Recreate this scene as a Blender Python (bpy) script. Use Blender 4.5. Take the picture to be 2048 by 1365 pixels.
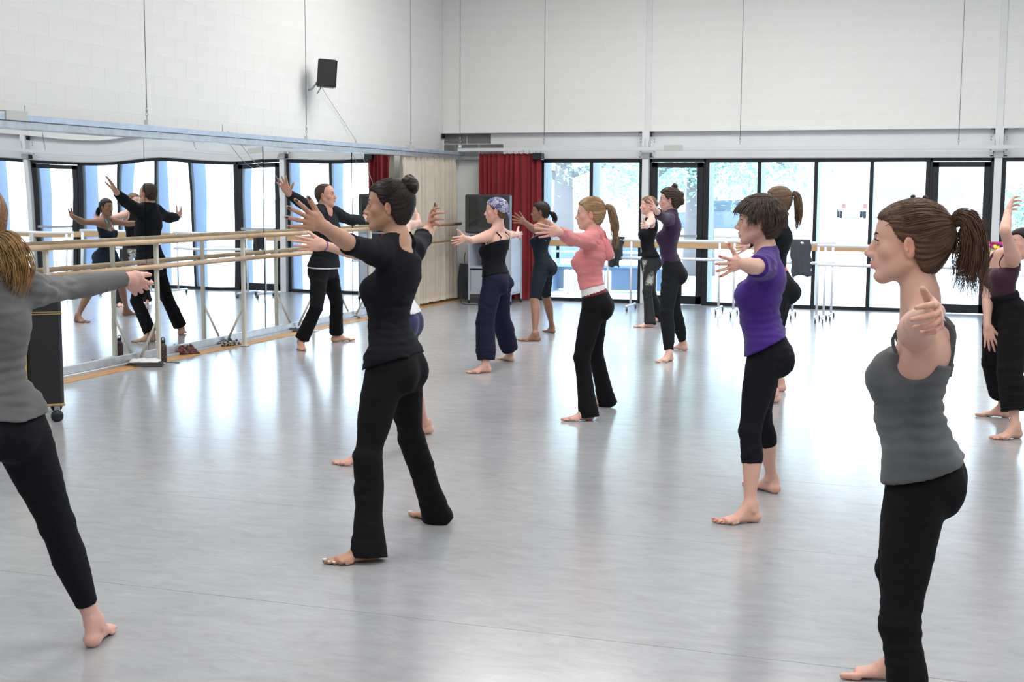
import bpy, bmesh, math, random
import numpy as np
from math import sin, cos, tan, pi, radians, sqrt, atan2
from mathutils import Vector, Matrix
from concurrent.futures import ThreadPoolExecutor
for o in list(bpy.data.objects): bpy.data.objects.remove(o)
S = bpy.context.scene
COL = S.collection
# ---------------------------------------------------------------- camera
FPX, CAMH, PITCH, YAW, ROLL, CAMX = 2650.0, 1.65, radians(6.42), radians(18.6), radians(0.3), 7.7
FW = np.array([-sin(YAW)*cos(PITCH), cos(YAW)*cos(PITCH), -sin(PITCH)])
_r = np.array([cos(YAW), sin(YAW), 0.0]); _u = np.cross(_r, FW)
RT = cos(ROLL)*_r + sin(ROLL)*_u
UP = -sin(ROLL)*_r + cos(ROLL)*_u
CP = np.array([CAMX, 0.0, CAMH])
cam = bpy.data.cameras.new('camera'); cam.sensor_width = 36.0; cam.lens = FPX*36/2048
cam.clip_start = 0.05; cam.clip_end = 500
co = bpy.data.objects.new('camera', cam); COL.objects.link(co)
m = Matrix.Identity(4)
for i in range(3):
    m[i][0] = RT[i]; m[i][1] = UP[i]; m[i][2] = -FW[i]; m[i][3] = CP[i]
co.matrix_world = m
S.camera = co
# ---------------------------------------------------------------- exposure, world, lamps
S.view_settings.view_transform = 'Standard'; S.view_settings.look = 'None'
S.view_settings.exposure = 0.0; S.view_settings.gamma = 1.0
S.view_settings.use_curve_mapping = False
W = bpy.data.worlds.new('world'); S.world = W; W.use_nodes = True
nt = W.node_tree; nt.nodes.clear()
wo = nt.nodes.new('ShaderNodeOutputWorld'); bg = nt.nodes.new('ShaderNodeBackground')
tc = nt.nodes.new('ShaderNodeTexCoord'); sx = nt.nodes.new('ShaderNodeSeparateXYZ'); rp = nt.nodes.new('ShaderNodeValToRGB')
nt.links.new(tc.outputs['Generated'], sx.inputs[0]); nt.links.new(sx.outputs['Z'], rp.inputs[0])
rp.color_ramp.elements[0].position = 0.0; rp.color_ramp.elements[0].color = (0.72, 0.84, 1.0, 1)
rp.color_ramp.elements[1].position = 0.6; rp.color_ramp.elements[1].color = (0.60, 0.77, 1.0, 1)
nt.links.new(rp.outputs[0], bg.inputs[0]); bg.inputs[1].default_value = SKY_STRENGTH = 10.5
nt.links.new(bg.outputs[0], wo.inputs[0])
YB, ROOMX, YF, ZC = 19.45, 15.5, -4.0, 5.4     # back wall, right wall, front wall, ceiling
def area(name, loc, size, power, col, rot=(0, 0, 0)):
    l = bpy.data.lights.new(name, 'AREA'); l.shape = 'RECTANGLE'; l.size, l.size_y = size
    l.energy = power; l.color = col
    o = bpy.data.objects.new(name, l); COL.objects.link(o); o.location = loc; o.rotation_euler = rot
    return o
LAMP_SPOTS = [(x, y) for x in (3.6, 7.6, 11.6) for y in (0.5, 5.5, 10.5, 15.1)] + [(5.6, 15.4), (2.3, 14.9)]  # unseen ceiling lamps; last two added to brighten back wall and corner
LAMP_POWER = 91.0
for (x, y) in LAMP_SPOTS:
    area('unseen_lamp_light', (x, y, ZC-0.16), (1.1, 2.2), LAMP_POWER, (1.0, 0.985, 0.955))
# ---------------------------------------------------------------- helpers
def V(*a): return np.array(a, float)
def nrm(v): v = np.asarray(v, float); return v/np.linalg.norm(v)
def ray(px, py): return FW + RT*(px-1024)/FPX - UP*(py-682.5)/FPX
def at(px, py, axis, val):
    d = ray(px, py); t = (val-CP[axis])/d[axis]; return CP + d*t
def pj(p):
    q = np.asarray(p)-CP; z = q@FW; return np.array([1024+FPX*(q@RT)/z, 682.5-FPX*(q@UP)/z])
def tag(o, label=None, cat=None, group=None, kind=None):
    if label: o['label'] = label
    if cat: o['category'] = cat
    if group: o['group'] = group
    if kind: o['kind'] = kind
    return o
def link(name, me, mat=None, parent=None):
    o = bpy.data.objects.new(name, me); COL.objects.link(o)
    if mat is not None and len(me.materials) == 0: me.materials.append(mat)
    if parent: o.parent = parent
    return o
def empty(name, loc=(0, 0, 0), rz=0):
    o = bpy.data.objects.new(name, None); COL.objects.link(o); o.location = loc; o.rotation_euler = (0, 0, rz)
    o.empty_display_size = 0.1
    return o
class MB:
    """collects boxes, rods, lathes, lofts into one mesh"""
    def __init__(s): s.v = []; s.f = []; s.sm = []
    def add(s, vs, fs, smooth=False):
        n = len(s.v); s.v += [tuple(map(float, p)) for p in vs]; s.f += [tuple(n+i for i in f) for f in fs]; s.sm += [smooth]*len(fs); return s
    def box(s, c, d, R=None, bev=0.0):
        x, y, z = d[0]/2, d[1]/2, d[2]/2
        if bev > 0:
            b = min(bev, x*.45, y*.45, z*.45); vs = []; 
            for sx_ in (-1, 1):
                for sy_ in (-1, 1):
                    for sz_ in (-1, 1):
                        vs += [(sx_*(x-b), sy_*(y-b), sz_*z), (sx_*(x-b), sy_*y, sz_*(z-b)), (sx_*x, sy_*(y-b), sz_*(z-b))]
            def I(a, b_, c_, k): return ((a*2+b_)*2+c_)*3+k
            fs = []
            fs += [(I(0,0,0,0), I(0,1,0,0), I(1,1,0,0), I(1,0,0,0)), (I(0,0,1,0), I(1,0,1,0), I(1,1,1,0), I(0,1,1,0))]
            fs += [(I(0,0,0,1), I(1,0,0,1), I(1,0,1,1), I(0,0,1,1)), (I(0,1,0,1), I(0,1,1,1), I(1,1,1,1), I(1,1,0,1))]
            fs += [(I(0,0,0,2), I(0,0,1,2), I(0,1,1,2), I(0,1,0,2)), (I(1,0,0,2), I(1,1,0,2), I(1,1,1,2), I(1,0,1,2))]
            for a in (0, 1):
                fs.append((I(0,a,a,0) , I(1,a,a,0), I(1,a,a,1), I(0,a,a,1)))
                fs.append((I(0,a,1-a,0), I(0,a,1-a,1), I(1,a,1-a,1), I(1,a,1-a,0)))
                fs.append((I(a,0,a,0), I(a,0,a,2), I(a,1,a,2), I(a,1,a,0)))
                fs.append((I(a,0,1-a,0), I(a,1,1-a,0), I(a,1,1-a,2), I(a,0,1-a,2)))
                fs.append((I(a,a,0,1), I(a,a,1,1), I(a,a,1,2), I(a,a,0,2)))
                fs.append((I(a,1-a,0,1), I(a,1-a,0,2), I(a,1-a,1,2), I(a,1-a,1,1)))
            for a in (0, 1):
                for b_ in (0, 1):
                    for c_ in (0, 1): fs.append((I(a,b_,c_,0), I(a,b_,c_,1), I(a,b_,c_,2)))
        else:
            vs = [(i*x, j*y, k*z) for i in (-1, 1) for j in (-1, 1) for k in (-1, 1)]
            fs = [(0,1,3,2), (4,6,7,5), (0,4,5,1), (2,3,7,6), (0,2,6,4), (1,5,7,3)]
        if R is not None: vs = [tuple(R @ Vector(p)) for p in vs]
        return s.add([(p[0]+c[0], p[1]+c[1], p[2]+c[2]) for p in vs], fs)
    def bx(s, x0, x1, y0, y1, z0, z1, bev=0.0):
        return s.box(((x0+x1)/2, (y0+y1)/2, (z0+z1)/2), (abs(x1-x0), abs(y1-y0), abs(z1-z0)), None, bev)
    def sweep(s, pts, rad, n=8, cap=True, flat=1.0, flatdir=None):
        pts = [Vector(p) for p in pts]
        if not hasattr(rad, '__len__'): rad = [rad]*len(pts)
        vs = []; fs = []; prev = None
        for i, p in enumerate(pts):
            d = (pts[min(i+1, len(pts)-1)]-pts[max(i-1, 0)])
            if d.length < 1e-9: d = Vector((0, 0, 1))
            d.normalize()
            if prev is None:
                ref = Vector(flatdir) if flatdir is not None else (Vector((0, 0, 1)) if abs(d.z) < .9 else Vector((1, 0, 0)))
            else: ref = prev
            a = (ref-d*ref.dot(d)); a = a.normalized() if a.length > 1e-6 else d.orthogonal().normalized()
            prev = a; b = d.cross(a)
            for k in range(n):
                t = 2*pi*k/n; vs.append(p+a*(cos(t)*rad[i]*flat)+b*(sin(t)*rad[i]))
        for i in range(len(pts)-1):
            for k in range(n):
                k2 = (k+1) % n; fs.append((i*n+k, i*n+k2, (i+1)*n+k2, (i+1)*n+k))
        if cap: fs.append(tuple(range(n-1, -1, -1))); fs.append(tuple((len(pts)-1)*n+k for k in range(n)))
        return s.add(vs, fs, True)
    def lathe(s, c, prof, n=20, R=None):
        vs = []; fs = []
        for (r, z) in prof:
            for k in range(n): t = 2*pi*k/n; vs.append((r*cos(t), r*sin(t), z))
        for i in range(len(prof)-1):
            for k in range(n): k2 = (k+1) % n; fs.append((i*n+k, i*n+k2, (i+1)*n+k2, (i+1)*n+k))
        fs.append(tuple(range(n-1, -1, -1))); fs.append(tuple((len(prof)-1)*n+k for k in range(n)))
        if R is not None: vs = [tuple(R @ Vector(p)) for p in vs]
        return s.add([(p[0]+c[0], p[1]+c[1], p[2]+c[2]) for p in vs], fs, True)
    def grid(s, fn, nu, nv, smooth=True):
        vs = [fn(i/(nu-1), j/(nv-1)) for i in range(nu) for j in range(nv)]
        fs = [(i*nv+j, (i+1)*nv+j, (i+1)*nv+j+1, i*nv+j+1) for i in range(nu-1) for j in range(nv-1)]
        return s.add(vs, fs, smooth)
    def mesh(s, name):
        me = bpy.data.meshes.new(name); me.from_pydata(s.v, [], s.f); me.update()
        me.polygons.foreach_set('use_smooth', s.sm); me.update(); return me
    def build(s, name, mat, parent=None):
        return link(name, s.mesh(name), mat, parent)
def split_build(mb, name, mat_, parent):
    """each loose piece collected in mb becomes a part of its own"""
    n = len(mb.v); par = list(range(n))
    def fd(i):
        while par[i] != i: par[i] = par[par[i]]; i = par[i]
        return i
    for f in mb.f:
        for i in f[1:]: par[fd(i)] = fd(f[0])
    groups = {}
    for k, f in enumerate(mb.f): groups.setdefault(fd(f[0]), []).append(k)
    out = []
    for ks in groups.values():
        used = sorted({i for k in ks for i in mb.f[k]}); mp = {v: j for j, v in enumerate(used)}; q = MB()
        q.v = [mb.v[i] for i in used]; q.f = [tuple(mp[i] for i in mb.f[k]) for k in ks]; q.sm = [mb.sm[k] for k in ks]; out.append(q.build(name, mat_, parent))
    return out
def fix_normals(o):
    b = bmesh.new(); b.from_mesh(o.data); bmesh.ops.recalc_face_normals(b, faces=b.faces); b.to_mesh(o.data); b.free(); return o
# ---------------------------------------------------------------- materials
MATS = {}
def mat(name, col, rough=0.6, metal=0.0, bump=0.0, bscale=60.0, var=0.0, vscale=4.0, vcol=False, spec=0.5, trans=0.0, sheen=0.0, sss=0.0, stretch=(1, 1, 1), coat=0.0):
    if name in MATS: return MATS[name]
    M = bpy.data.materials.new(name); M.use_nodes = True; n = M.node_tree.nodes; l = M.node_tree.links
    b = n['Principled BSDF']; c = (col[0], col[1], col[2], 1)
    b.inputs['Base Color'].default_value = c; b.inputs['Roughness'].default_value = rough; b.inputs['Metallic'].default_value = metal
    b.inputs['Specular IOR Level'].default_value = spec
    b.inputs['Transmission Weight'].default_value = trans
    if sheen: b.inputs['Sheen Weight'].default_value = sheen; b.inputs['Sheen Roughness'].default_value = .5
    if coat: b.inputs['Coat Weight'].default_value = coat
    if sss:
        b.inputs['Subsurface Weight'].default_value = sss; b.inputs['Subsurface Radius'].default_value = (1, .35, .2); b.inputs['Subsurface Scale'].default_value = 0.012
    src = None
    t = n.new('ShaderNodeTexCoord'); mp = n.new('ShaderNodeMapping'); mp.inputs['Scale'].default_value = stretch; l.new(t.outputs['Object'], mp.inputs[0])
    if vcol:
        a = n.new('ShaderNodeVertexColor'); a.layer_name = 'Col'; src = a.outputs[0]
    if var > 0:
        no = n.new('ShaderNodeTexNoise'); no.inputs['Scale'].default_value = vscale; no.inputs['Detail'].default_value = 5; l.new(mp.outputs[0], no.inputs[0])
        mr = n.new('ShaderNodeMapRange'); mr.inputs[1].default_value = .3; mr.inputs[2].default_value = .7; mr.inputs[3].default_value = 1-var; mr.inputs[4].default_value = 1+var; l.new(no.outputs[0], mr.inputs[0])
        mx = n.new('ShaderNodeVectorMath'); mx.operation = 'SCALE'
        if src is not None: l.new(src, mx.inputs[0])
        else: mx.inputs[0].default_value = col
        l.new(mr.outputs[0], mx.inputs['Scale']); src = mx.outputs[0]
    if src is not None: l.new(src, b.inputs['Base Color'])
    if bump > 0:
        no = n.new('ShaderNodeTexNoise'); no.inputs['Scale'].default_value = bscale; no.inputs['Detail'].default_value = 6; l.new(mp.outputs[0], no.inputs[0])
        bp = n.new('ShaderNodeBump'); bp.inputs['Strength'].default_value = bump; bp.inputs['Distance'].default_value = .01; l.new(no.outputs[0], bp.inputs['Height']); l.new(bp.outputs[0], b.inputs['Normal'])
    MATS[name] = M; return M
# ================================================================ the setting
def floor_mat():
    M = bpy.data.materials.new('vinyl_floor'); M.use_nodes = True; n = M.node_tree.nodes; l = M.node_tree.links; b = n['Principled BSDF']
    g = n.new('ShaderNodeNewGeometry'); mp = n.new('ShaderNodeMapping'); mp.inputs['Rotation'].default_value = (0, 0, radians(-14)); mp.inputs['Scale'].default_value = (2.2, 5.0, 1); l.new(g.outputs['Position'], mp.inputs[0])
    a = n.new('ShaderNodeTexNoise'); a.inputs['Scale'].default_value = 2.4; a.inputs['Detail'].default_value = 9; a.inputs['Roughness'].default_value = .72; a.inputs['Distortion'].default_value = .6; l.new(mp.outputs[0], a.inputs[0])
    r = n.new('ShaderNodeValToRGB'); e = r.color_ramp.elements; e[0].position = .34; e[0].color = (.325, .33, .35, 1); e[1].position = .72; e[1].color = (.425, .43, .45, 1); e.new(.47).color = (.362, .368, .388, 1); e.new(.57).color = (.380, .386, .406, 1); l.new(a.outputs[0], r.inputs[0])
    a2 = n.new('ShaderNodeTexNoise'); a2.inputs['Scale'].default_value = .35; a2.inputs['Detail'].default_value = 3; l.new(g.outputs['Position'], a2.inputs[0])
    mx = n.new('ShaderNodeMix'); mx.data_type = 'RGBA'; mx.blend_type = 'MULTIPLY'; mx.inputs[0].default_value = 1.0; l.new(r.outputs[0], mx.inputs[6])
    r2 = n.new('ShaderNodeMapRange'); r2.inputs[1].default_value = .3; r2.inputs[2].default_value = .7; r2.inputs[3].default_value = .93; r2.inputs[4].default_value = 1.06; l.new(a2.outputs[0], r2.inputs[0])
    cb = n.new('ShaderNodeCombineColor'); [l.new(r2.outputs[0], cb.inputs[i]) for i in range(3)]; l.new(cb.outputs[0], mx.inputs[7]); l.new(mx.outputs[2], b.inputs['Base Color'])
    r3 = n.new('ShaderNodeMapRange'); r3.inputs[1].default_value = .3; r3.inputs[2].default_value = .7; r3.inputs[3].default_value = .19; r3.inputs[4].default_value = .215; l.new(a.outputs[0], r3.inputs[0]); l.new(r3.outputs[0], b.inputs['Roughness'])
    b.inputs['Specular IOR Level'].default_value = .42
    w = n.new('ShaderNodeTexNoise'); w.inputs['Scale'].default_value = 14; w.inputs['Detail'].default_value = 3; l.new(g.outputs['Position'], w.inputs[0])
    bp = n.new('ShaderNodeBump'); bp.inputs['Strength'].default_value = .03; bp.inputs['Distance'].default_value = .01; l.new(w.outputs[0], bp.inputs['Height']); l.new(bp.outputs[0], b.inputs['Normal'])
    return M
FLOORM = floor_mat()
WALLM = mat('painted_block', (.74, .745, .735), .55, bump=.25, bscale=35, var=.025, vscale=1.5)
WALLW = mat('wall_paint', (.66, .67, .665), .6)
STEELW = mat('white_steel', (.68, .69, .71), .45, var=.03, vscale=3)
GALV = mat('galvanised', (.50, .53, .56), .38, .75, var=.12, vscale=14)
GREYP = mat('grey_paint', (.60, .62, .65), .4)
BLK_ = mat('black_frame', (.012, .014, .018), .35)
WOODB = mat('barre_wood', (.55, .38, .23), .4, var=.15, vscale=6, stretch=(1, 1, 1))
WOODO = mat('orange_wood', (.50, .26, .075), .45, var=.25, vscale=9, stretch=(4, .5, 1))
WOODR = mat('rail_wood', (.56, .36, .19), .45, var=.12, vscale=5, stretch=(.4, 3, 3))
CREAM = mat('cream_metal', (.60, .58, .50), .4, var=.05)
WHITEP = mat('white_pipe', (.78, .80, .84), .3)
def structure(o): o['kind'] = 'structure'; return o
# floor of vinyl rolls
f = empty('floor'); structure(f)
sub = MB(); sub.bx(.3, ROOMX, YF, YB+.1, -.06, -.004); sub.build('subfloor', mat('subfloor', (.2, .2, .2), .8), f)
y = YF; edges = [YF]; s0 = 7.62-1.5*8
for i in range(16):
    yy = s0+1.5*i
    if YF < yy < YB: edges.append(yy)
edges.append(YB)
me = None
for a, b_ in zip(edges[:-1], edges[1:]):
    mb = MB(); mb.bx(.50, ROOMX, a+.0015, b_-.0015, -.004, 0, .0008); mb.build('vinyl_strip', FLOORM, f)
mb = MB(); mb.bx(0, .499, YF, YB, -.05, 0.0); mb.bx(.30, .497, YF, YB-1.6, 0, .004, .001); structure(mb.build('trim_1', WOODO))
# walls
bm_ = MB(); bm_.box((0, 0, 0), (.3978, .03, .1978), None, .0030); BLOCKME = bm_.mesh('block'); BLOCKME.materials.append(WALLM)
def visible(p, m_=25):
    q = np.asarray(p)-CP
    if q@FW < .5: return False
    a = pj(p); return -m_ < a[0] < 2048+m_ and -m_ < a[1] < 1365
Z0 = at(1100, 234, 1, YB)[2]; Z0 = Z0-.2*math.ceil((Z0)/.2)       # a course joint falls here
def course_zs(): return [Z0+.2*i for i in range(0, 40)]
wb = empty('wall_back'); structure(wb)
mb = MB()
mb.bx(0, 15.5, YB+.0012, YB+.25, 2.56, ZC)                                  # above the beams
mb.bx(-.25, 1.62, YB+.0012, YB+.25, 0, 2.56)                               # beside the curtain
mb.build('backing', WALLM, wb)
COLX = (3.262, 8.155, 13.05)
nb_ = 0
for zi, z in enumerate(course_zs()):
    if z+.2 > 5.0: break
    for j in range(-1, 60):
        x0 = j*.4+(zi % 2)*.2; xa, xb = max(x0, .0), min(x0+.4, 15.5)
        if xb-xa < .06: continue
        zc = z+.1; xc = (xa+xb)/2
        if zc < 2.56+.08 and not (xb < 1.66): continue
        if zc < 0.08: continue
        if not visible((xc, YB, zc)) or xc > 8.9: continue
        if zc < 2.5 and pj((xc, YB, zc))[0] > 985: continue
        o = link('block', BLOCKME, None, wb); o.location = (xc, YB+.0150, zc); nb_ += 1
        if abs(xb-xa-.4) > .001: o.scale = ((xb-xa)/.4, 1, 1)
wl = empty('wall_left'); structure(wl)
mb = MB(); mb.bx(-.25, -.0012, YF, YB+.25, 0, ZC); mb.build('backing', WALLM, wl)
for zi, z in enumerate(course_zs()):
    if z+.2 > 5.0: break
    for j in range(0, 60):
        y0 = j*.4+((zi+1) % 2)*.2; yb = min(y0+.4, YB); zc = z+.1; yc = (y0+yb)/2
        if yb-y0 < .06 or zc < 2.05: continue
        if not visible((0, yc, zc)): continue
        o = link('block', BLOCKME, None, wl); o.location = (-.0150, yc, zc); o.rotation_euler = (0, 0, pi/2)
        if abs(yb-y0-.4) > .001: o.scale = ((yb-y0)/.4, 1, 1)
print('blocks', nb_, len([o for o in wl.children]))
mb = MB(); mb.bx(ROOMX, ROOMX+.2, YF, YB+.2, 0, ZC); structure(mb.build('wall_right', WALLW))
mb = MB(); mb.bx(-.2, ROOMX+.2, YF-.2, YF, 0, ZC); structure(mb.build('wall_front', WALLW))
mb = MB(); mb.bx(-.25, ROOMX+.2, YF-.2, YB+.25, ZC, ZC+.2); structure(mb.build('ceiling', mat('ceiling_white', (.72, .72, .70), .8)))
# columns, lintel beams
for i, x in enumerate(COLX):
    mb = MB(); mb.bx(x-.05, x+.05, YB-.14, YB+.02, 0, 2.18, .004); mb.bx(x-.045, x+.045, YB-.012, YB+.02, 2.18, ZC, .003); mb.bx(x-.055, x+.055, YB-.15, YB+.0, 2.18, 2.56, .003)
    c = structure(mb.build('trim_%d' % (i+2), STEELW))
    mb = MB(); mb.bx(x-.062, x+.062, YB-.165, YB-.15, 2.16, 2.22); mb.bx(x-.003, x+.003, YB-.20, YB-.19, 2.30, 2.44); split_build(mb, 'bracket', GALV, c)
spans = [(.02, COLX[0]-.055), (COLX[0]+.055, COLX[1]-.055), (COLX[1]+.055, COLX[2]-.055), (COLX[2]+.055, ROOMX)]
for i, (a, b_) in enumerate(spans):
    r = empty('trim_%d' % (i+5)); structure(r)
    mb = MB(); mb.bx(a, b_, YB-.0, YB+.02, 2.16, 2.56); mb.build('web', STEELW, r)
    for z in (2.545, 2.150): mb = MB(); mb.bx(a, b_, YB-.105, YB, z, z+.014, .002); mb.build('flange', STEELW, r)
    for e, sg in ((a, 1), (b_, -1)):
        if e > 14 or e < .01: continue
        mb = MB()
        for z in (2.475, 2.168): mb.bx(e, e+sg*.012, YB-.10, YB-.002, z, z+.068); mb.bx(e, e+sg*.055, YB-.10, YB-.085, z+(.052 if z > 2.3 else 0), z+(.068 if z > 2.3 else .016))
        split_build(mb, 'shadow_clip', BLK_, r)  # clip angles made black to stand for the shadows by the columns
        mb = MB()
        for z in (2.44, 2.40, 2.26): mb.lathe((e+sg*.05, YB-.004, z), [(.010, -.0), (.010, .008), (.004, .010)], 6, Matrix.Rotation(pi/2, 3, 'X'))
        split_build(mb, 'bolt', GALV, r)
# windows and doors of the back wall
def glassmat():
    M = bpy.data.materials.new('window_glass'); M.use_nodes = True; n = M.node_tree.nodes; l = M.node_tree.links; n.clear()
    o = n.new('ShaderNodeOutputMaterial'); t = n.new('ShaderNodeBsdfTransparent'); t.inputs[0].default_value = (.93, .97, .97, 1); g = n.new('ShaderNodeBsdfGlossy'); g.inputs['Roughness'].default_value = .01
    fr = n.new('ShaderNodeFresnel'); fr.inputs[0].default_value = 1.45; m_ = n.new('ShaderNodeMixShader'); l.new(fr.outputs[0], m_.inputs[0]); l.new(t.outputs[0], m_.inputs[1]); l.new(g.outputs[0], m_.inputs[2]); l.new(m_.outputs[0], o.inputs[0]); return M
GLASS = glassmat(); FINM = mat('fin_concrete', (.17, .21, .34), .7)
ZT = 2.152; WY0, WY1 = YB-.06, YB+.02
def xw(px, py=400): return at(px, py, 1, YB-.03)[0]
nwin = [0]; ndoor = [0]
def pane(parent, xa, xb, za, zb):
    mb = MB(); mb.bx(xa, xb, YB-.024, YB-.018, za, zb); mb.build('pane', GLASS, parent)
def bay_window(x0, x1, splits):
    nwin[0] += 1; w = empty('window_%d' % nwin[0]); structure(w); t = .055
    mb = MB(); mb.bx(x0, x1, WY0, WY1, ZT-.055, ZT, .003); mb.build('head_frame', BLK_, w)
    mb = MB(); mb.bx(x0, x1, WY0, WY1, 0, .05, .003); mb.build('sill_frame', BLK_, w)
    xs = [x0]+list(splits)+[x1]
    for i, x in enumerate(xs):
        xa, xb = (x, x+t) if i == 0 else ((x-t, x) if i == len(xs)-1 else (x-.027, x+.027))
        mb = MB(); mb.bx(xa, xb, WY0, WY1, .05, ZT-.055, .003); mb.build('mullion', BLK_, w)
        mb = MB(); mb.bx((xa+xb)/2-.025, (xa+xb)/2+.025, YB+.02, YB+.36, 0, ZT+.1); mb.build('outer_fin', FINM, w)
        if i < len(xs)-1: pane(w, xb, (xs[i+1]-.027 if i+1 < len(xs)-1 else xs[i+1]-t), .05, ZT-.055)
    return w
def door(x0, x1):
    ndoor[0] += 1; d = empty('door_%d' % ndoor[0]); structure(d)
    mb = MB(); mb.bx(x0, x0+.03, WY0, WY1, 0, ZT, .002); mb.bx(x1-.03, x1, WY0, WY1, 0, ZT, .002); mb.bx(x0, x1, WY0, WY1, ZT-.05, ZT, .002); mb.build('door_frame', BLK_, d)
    lf = MB(); a, b_ = x0+.034, x1-.034; lf.bx(a, a+.085, WY0-.01, WY1-.01, .01, ZT-.055, .003); lf.bx(b_-.085, b_, WY0-.01, WY1-.01, .01, ZT-.055, .003); lf.bx(a, b_, WY0-.01, WY1-.01, ZT-.13, ZT-.055, .003); lf.bx(a, b_, WY0-.01, WY1-.01, .01, .13, .003)
    L_ = lf.build('door_leaf', BLK_, d)
    mb = MB(); mb.bx(a+.085, b_-.085, YB-.034, YB-.028, .13, ZT-.13); mb.build('pane', GLASS, L_)
    mb = MB(); mb.bx(a+.06, b_-.06, WY0-.06, WY0-.03, 1.0, 1.04, .005); mb.bx(a+.08, a+.10, WY0-.04, WY0-.01, 1.0, 1.04); mb.bx(b_-.10, b_-.08, WY0-.04, WY0-.01, 1.0, 1.04); mb.build('push_bar', GALV, L_)
    for x in (x0+.012, x1-.012): mb = MB(); mb.bx(x-.025, x+.025, YB+.02, YB+.36, 0, ZT+.1); mb.build('outer_fin', FINM, d)
bay_window(1.62, COLX[0]-.055, [xw(1183)])
d1 = xw(1411)
door(COLX[0]+.055, d1)
bay_window(d1, xw(1858), [xw(1518), xw(1631), xw(1742)])
door(xw(1858), COLX[1]-.055)
bay_window(COLX[1]+.055, COLX[1]+2.55, [COLX[1]+.9, COLX[1]+1.72]); bay_window(COLX[1]+2.55, COLX[2]-.055, [COLX[1]+3.35, COLX[1]+4.1])
bay_window(COLX[2]+.055, ROOMX, [COLX[2]+.85, COLX[2]+1.65])
# mirror wall
MIRX = .27
MM = bpy.data.materials.new('mirror_silver'); MM.use_nodes = True; b = MM.node_tree.nodes['Principled BSDF']; b.inputs['Metallic'].default_value = 1; b.inputs['Roughness'].default_value = .008; b.inputs['Base Color'].default_value = (.86, .90, .91, 1)
pe = [4.1, 6.4, 8.7, 11.0, 13.3, 15.6, 16.95]; al = [0, 0, .0, .0048, .0078, .0078]
mirror_root = empty('mirror', (MIRX, 10, 0))
tag(mirror_root, 'long wall of tall wavy mirror panels behind the wooden barres', 'mirror')
x = MIRX
for i in range(len(pe)-1):
    ya, yb = pe[i]+.0015, pe[i+1]-.0015
    def fn(u, v, ya=ya, yb=yb, i=i, x=x):
        yy = ya+(yb-ya)*v; z = .10+2.08*u; am = (.62 if i in (1, 2, 3) else .25); e = max(0, (z-1.5)/.68)
        dx = -al[i]*.4*(yy-(ya+yb)/2)+am*(.0013*sin(yy*2.3+z*.5)+.0030*e*e*sin(yy*2.6+3.4)+.0004*sin(yy*5.3+1.9*z))
        return (x+dx-MIRX, yy-10, z)
    mb = MB(); mb.grid(fn, 40, 60); n0 = len(mb.v)
    fn2 = lambda u, v: (fn(u, v)[0]-.006, fn(u, v)[1], fn(u, v)[2]); mb.grid(fn2, 2, 2, False)
    mb.f = [tuple(reversed(q)) for q in mb.f]
    o = mb.build('mirror_panel', MM, mirror_root)
mb = MB(); mb.bx(-.10, -.016, pe[0]-10, pe[-1]-.02-10, .02, 2.14); mb.build('backing_frame', GREYP, mirror_root)
mb = MB(); mb.bx(-.03, .060, YF-10+.1, 7.0, 0, .030, .004); mb.bx(-.03, .022, YF-10+.1, 7.0, .030, .100, .003); mb.build('base_channel', GALV, mirror_root)
# overhead rail on the left
rl = empty('curtain_rail', (.35, 10, 2.2)); tag(rl, 'galvanised steel curtain rail hung along the left wall above the mirror', 'rail')
mb = MB(); mb.bx(-.06, .012, -6, 9.35, .008, .060, .004); mb.build('upper_channel', mat('rail_top_lit', (.50, .58, .70), .35, .6, var=.08, vscale=9), rl)  # bluer colour stands for the light falling on the top band
mb = MB(); mb.bx(-.07, -.0, -6, 9.35, -.050, .006, .003); mb.bx(-.07, .012, -6, 9.35, -.056, -.046, .002); mb.build('lower_track', GALV, rl)
for px in (62, 451, 714, 875):
    yy = (7.7-.33)/tan(YAW+math.atan((1024-px)/FPX)); mb = MB(); mb.sweep([(-.03, yy-10, .05), (-.03, yy-10, .14)], .006, 6); mb.build('threaded_rod', GALV, rl)
for px, w_ in ((40, .26), (823, .14)):
    yy = (7.7-.35)/tan(YAW+math.atan((1024-px)/FPX)); mb = MB(); mb.bx(.004, .022, yy-w_/2-10, yy+w_/2-10, .01, .085, .002); mb.bx(-.06, .022, yy-w_/2-10, yy+w_/2-10, .082, .088, .001); mb.build('splice_plate', mat('plate_grey', (.50, .51, .49), .5, .3), rl)
def cable(px_top, px_bot, py_bot, axis, val, nm='hanger_cable', root=None):
    pb = at(px_bot, py_bot, axis, val); pt = np.array(pb); pt[2] = ZC
    r = empty(nm, tuple(pb)); 
    mb = MB(); mb.sweep([(0, 0, .10), (0, 0, ZC-pb[2])], .0042, 6); mb.build('wire', mat('dark_wire', (.22, .22, .22), .5, .5), r)
    mb = MB(); mb.sweep([(0, 0, .0), (0, 0, .035)], .006, 6); mb.sweep([(0, 0, .035), (.014, 0, .055), (0, 0, .075), (-.014, 0, .055), (0, 0, .035)], .004, 5); mb.sweep([(0, 0, .075), (0, 0, .12)], .010, 8); mb.build('turnbuckle', GALV, r)
    mb = MB(); mb.bx(-.022, .022, -.018, .018, -.045, .0, .003); mb.build('clevis', STEELW, r)
    return r
for k_, (px, py, lab) in enumerate(((294, 240, 'hanging steel wire holding the left rail, nearest the camera'), (613, 272, 'hanging steel wire holding the left rail, left of the wall speaker'), (822, 298, 'hanging steel wire holding the left rail near the room corner'))):
    tag(cable(0, px, py, 0, .335), lab, 'cable', 'steel wires holding the rails')
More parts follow.
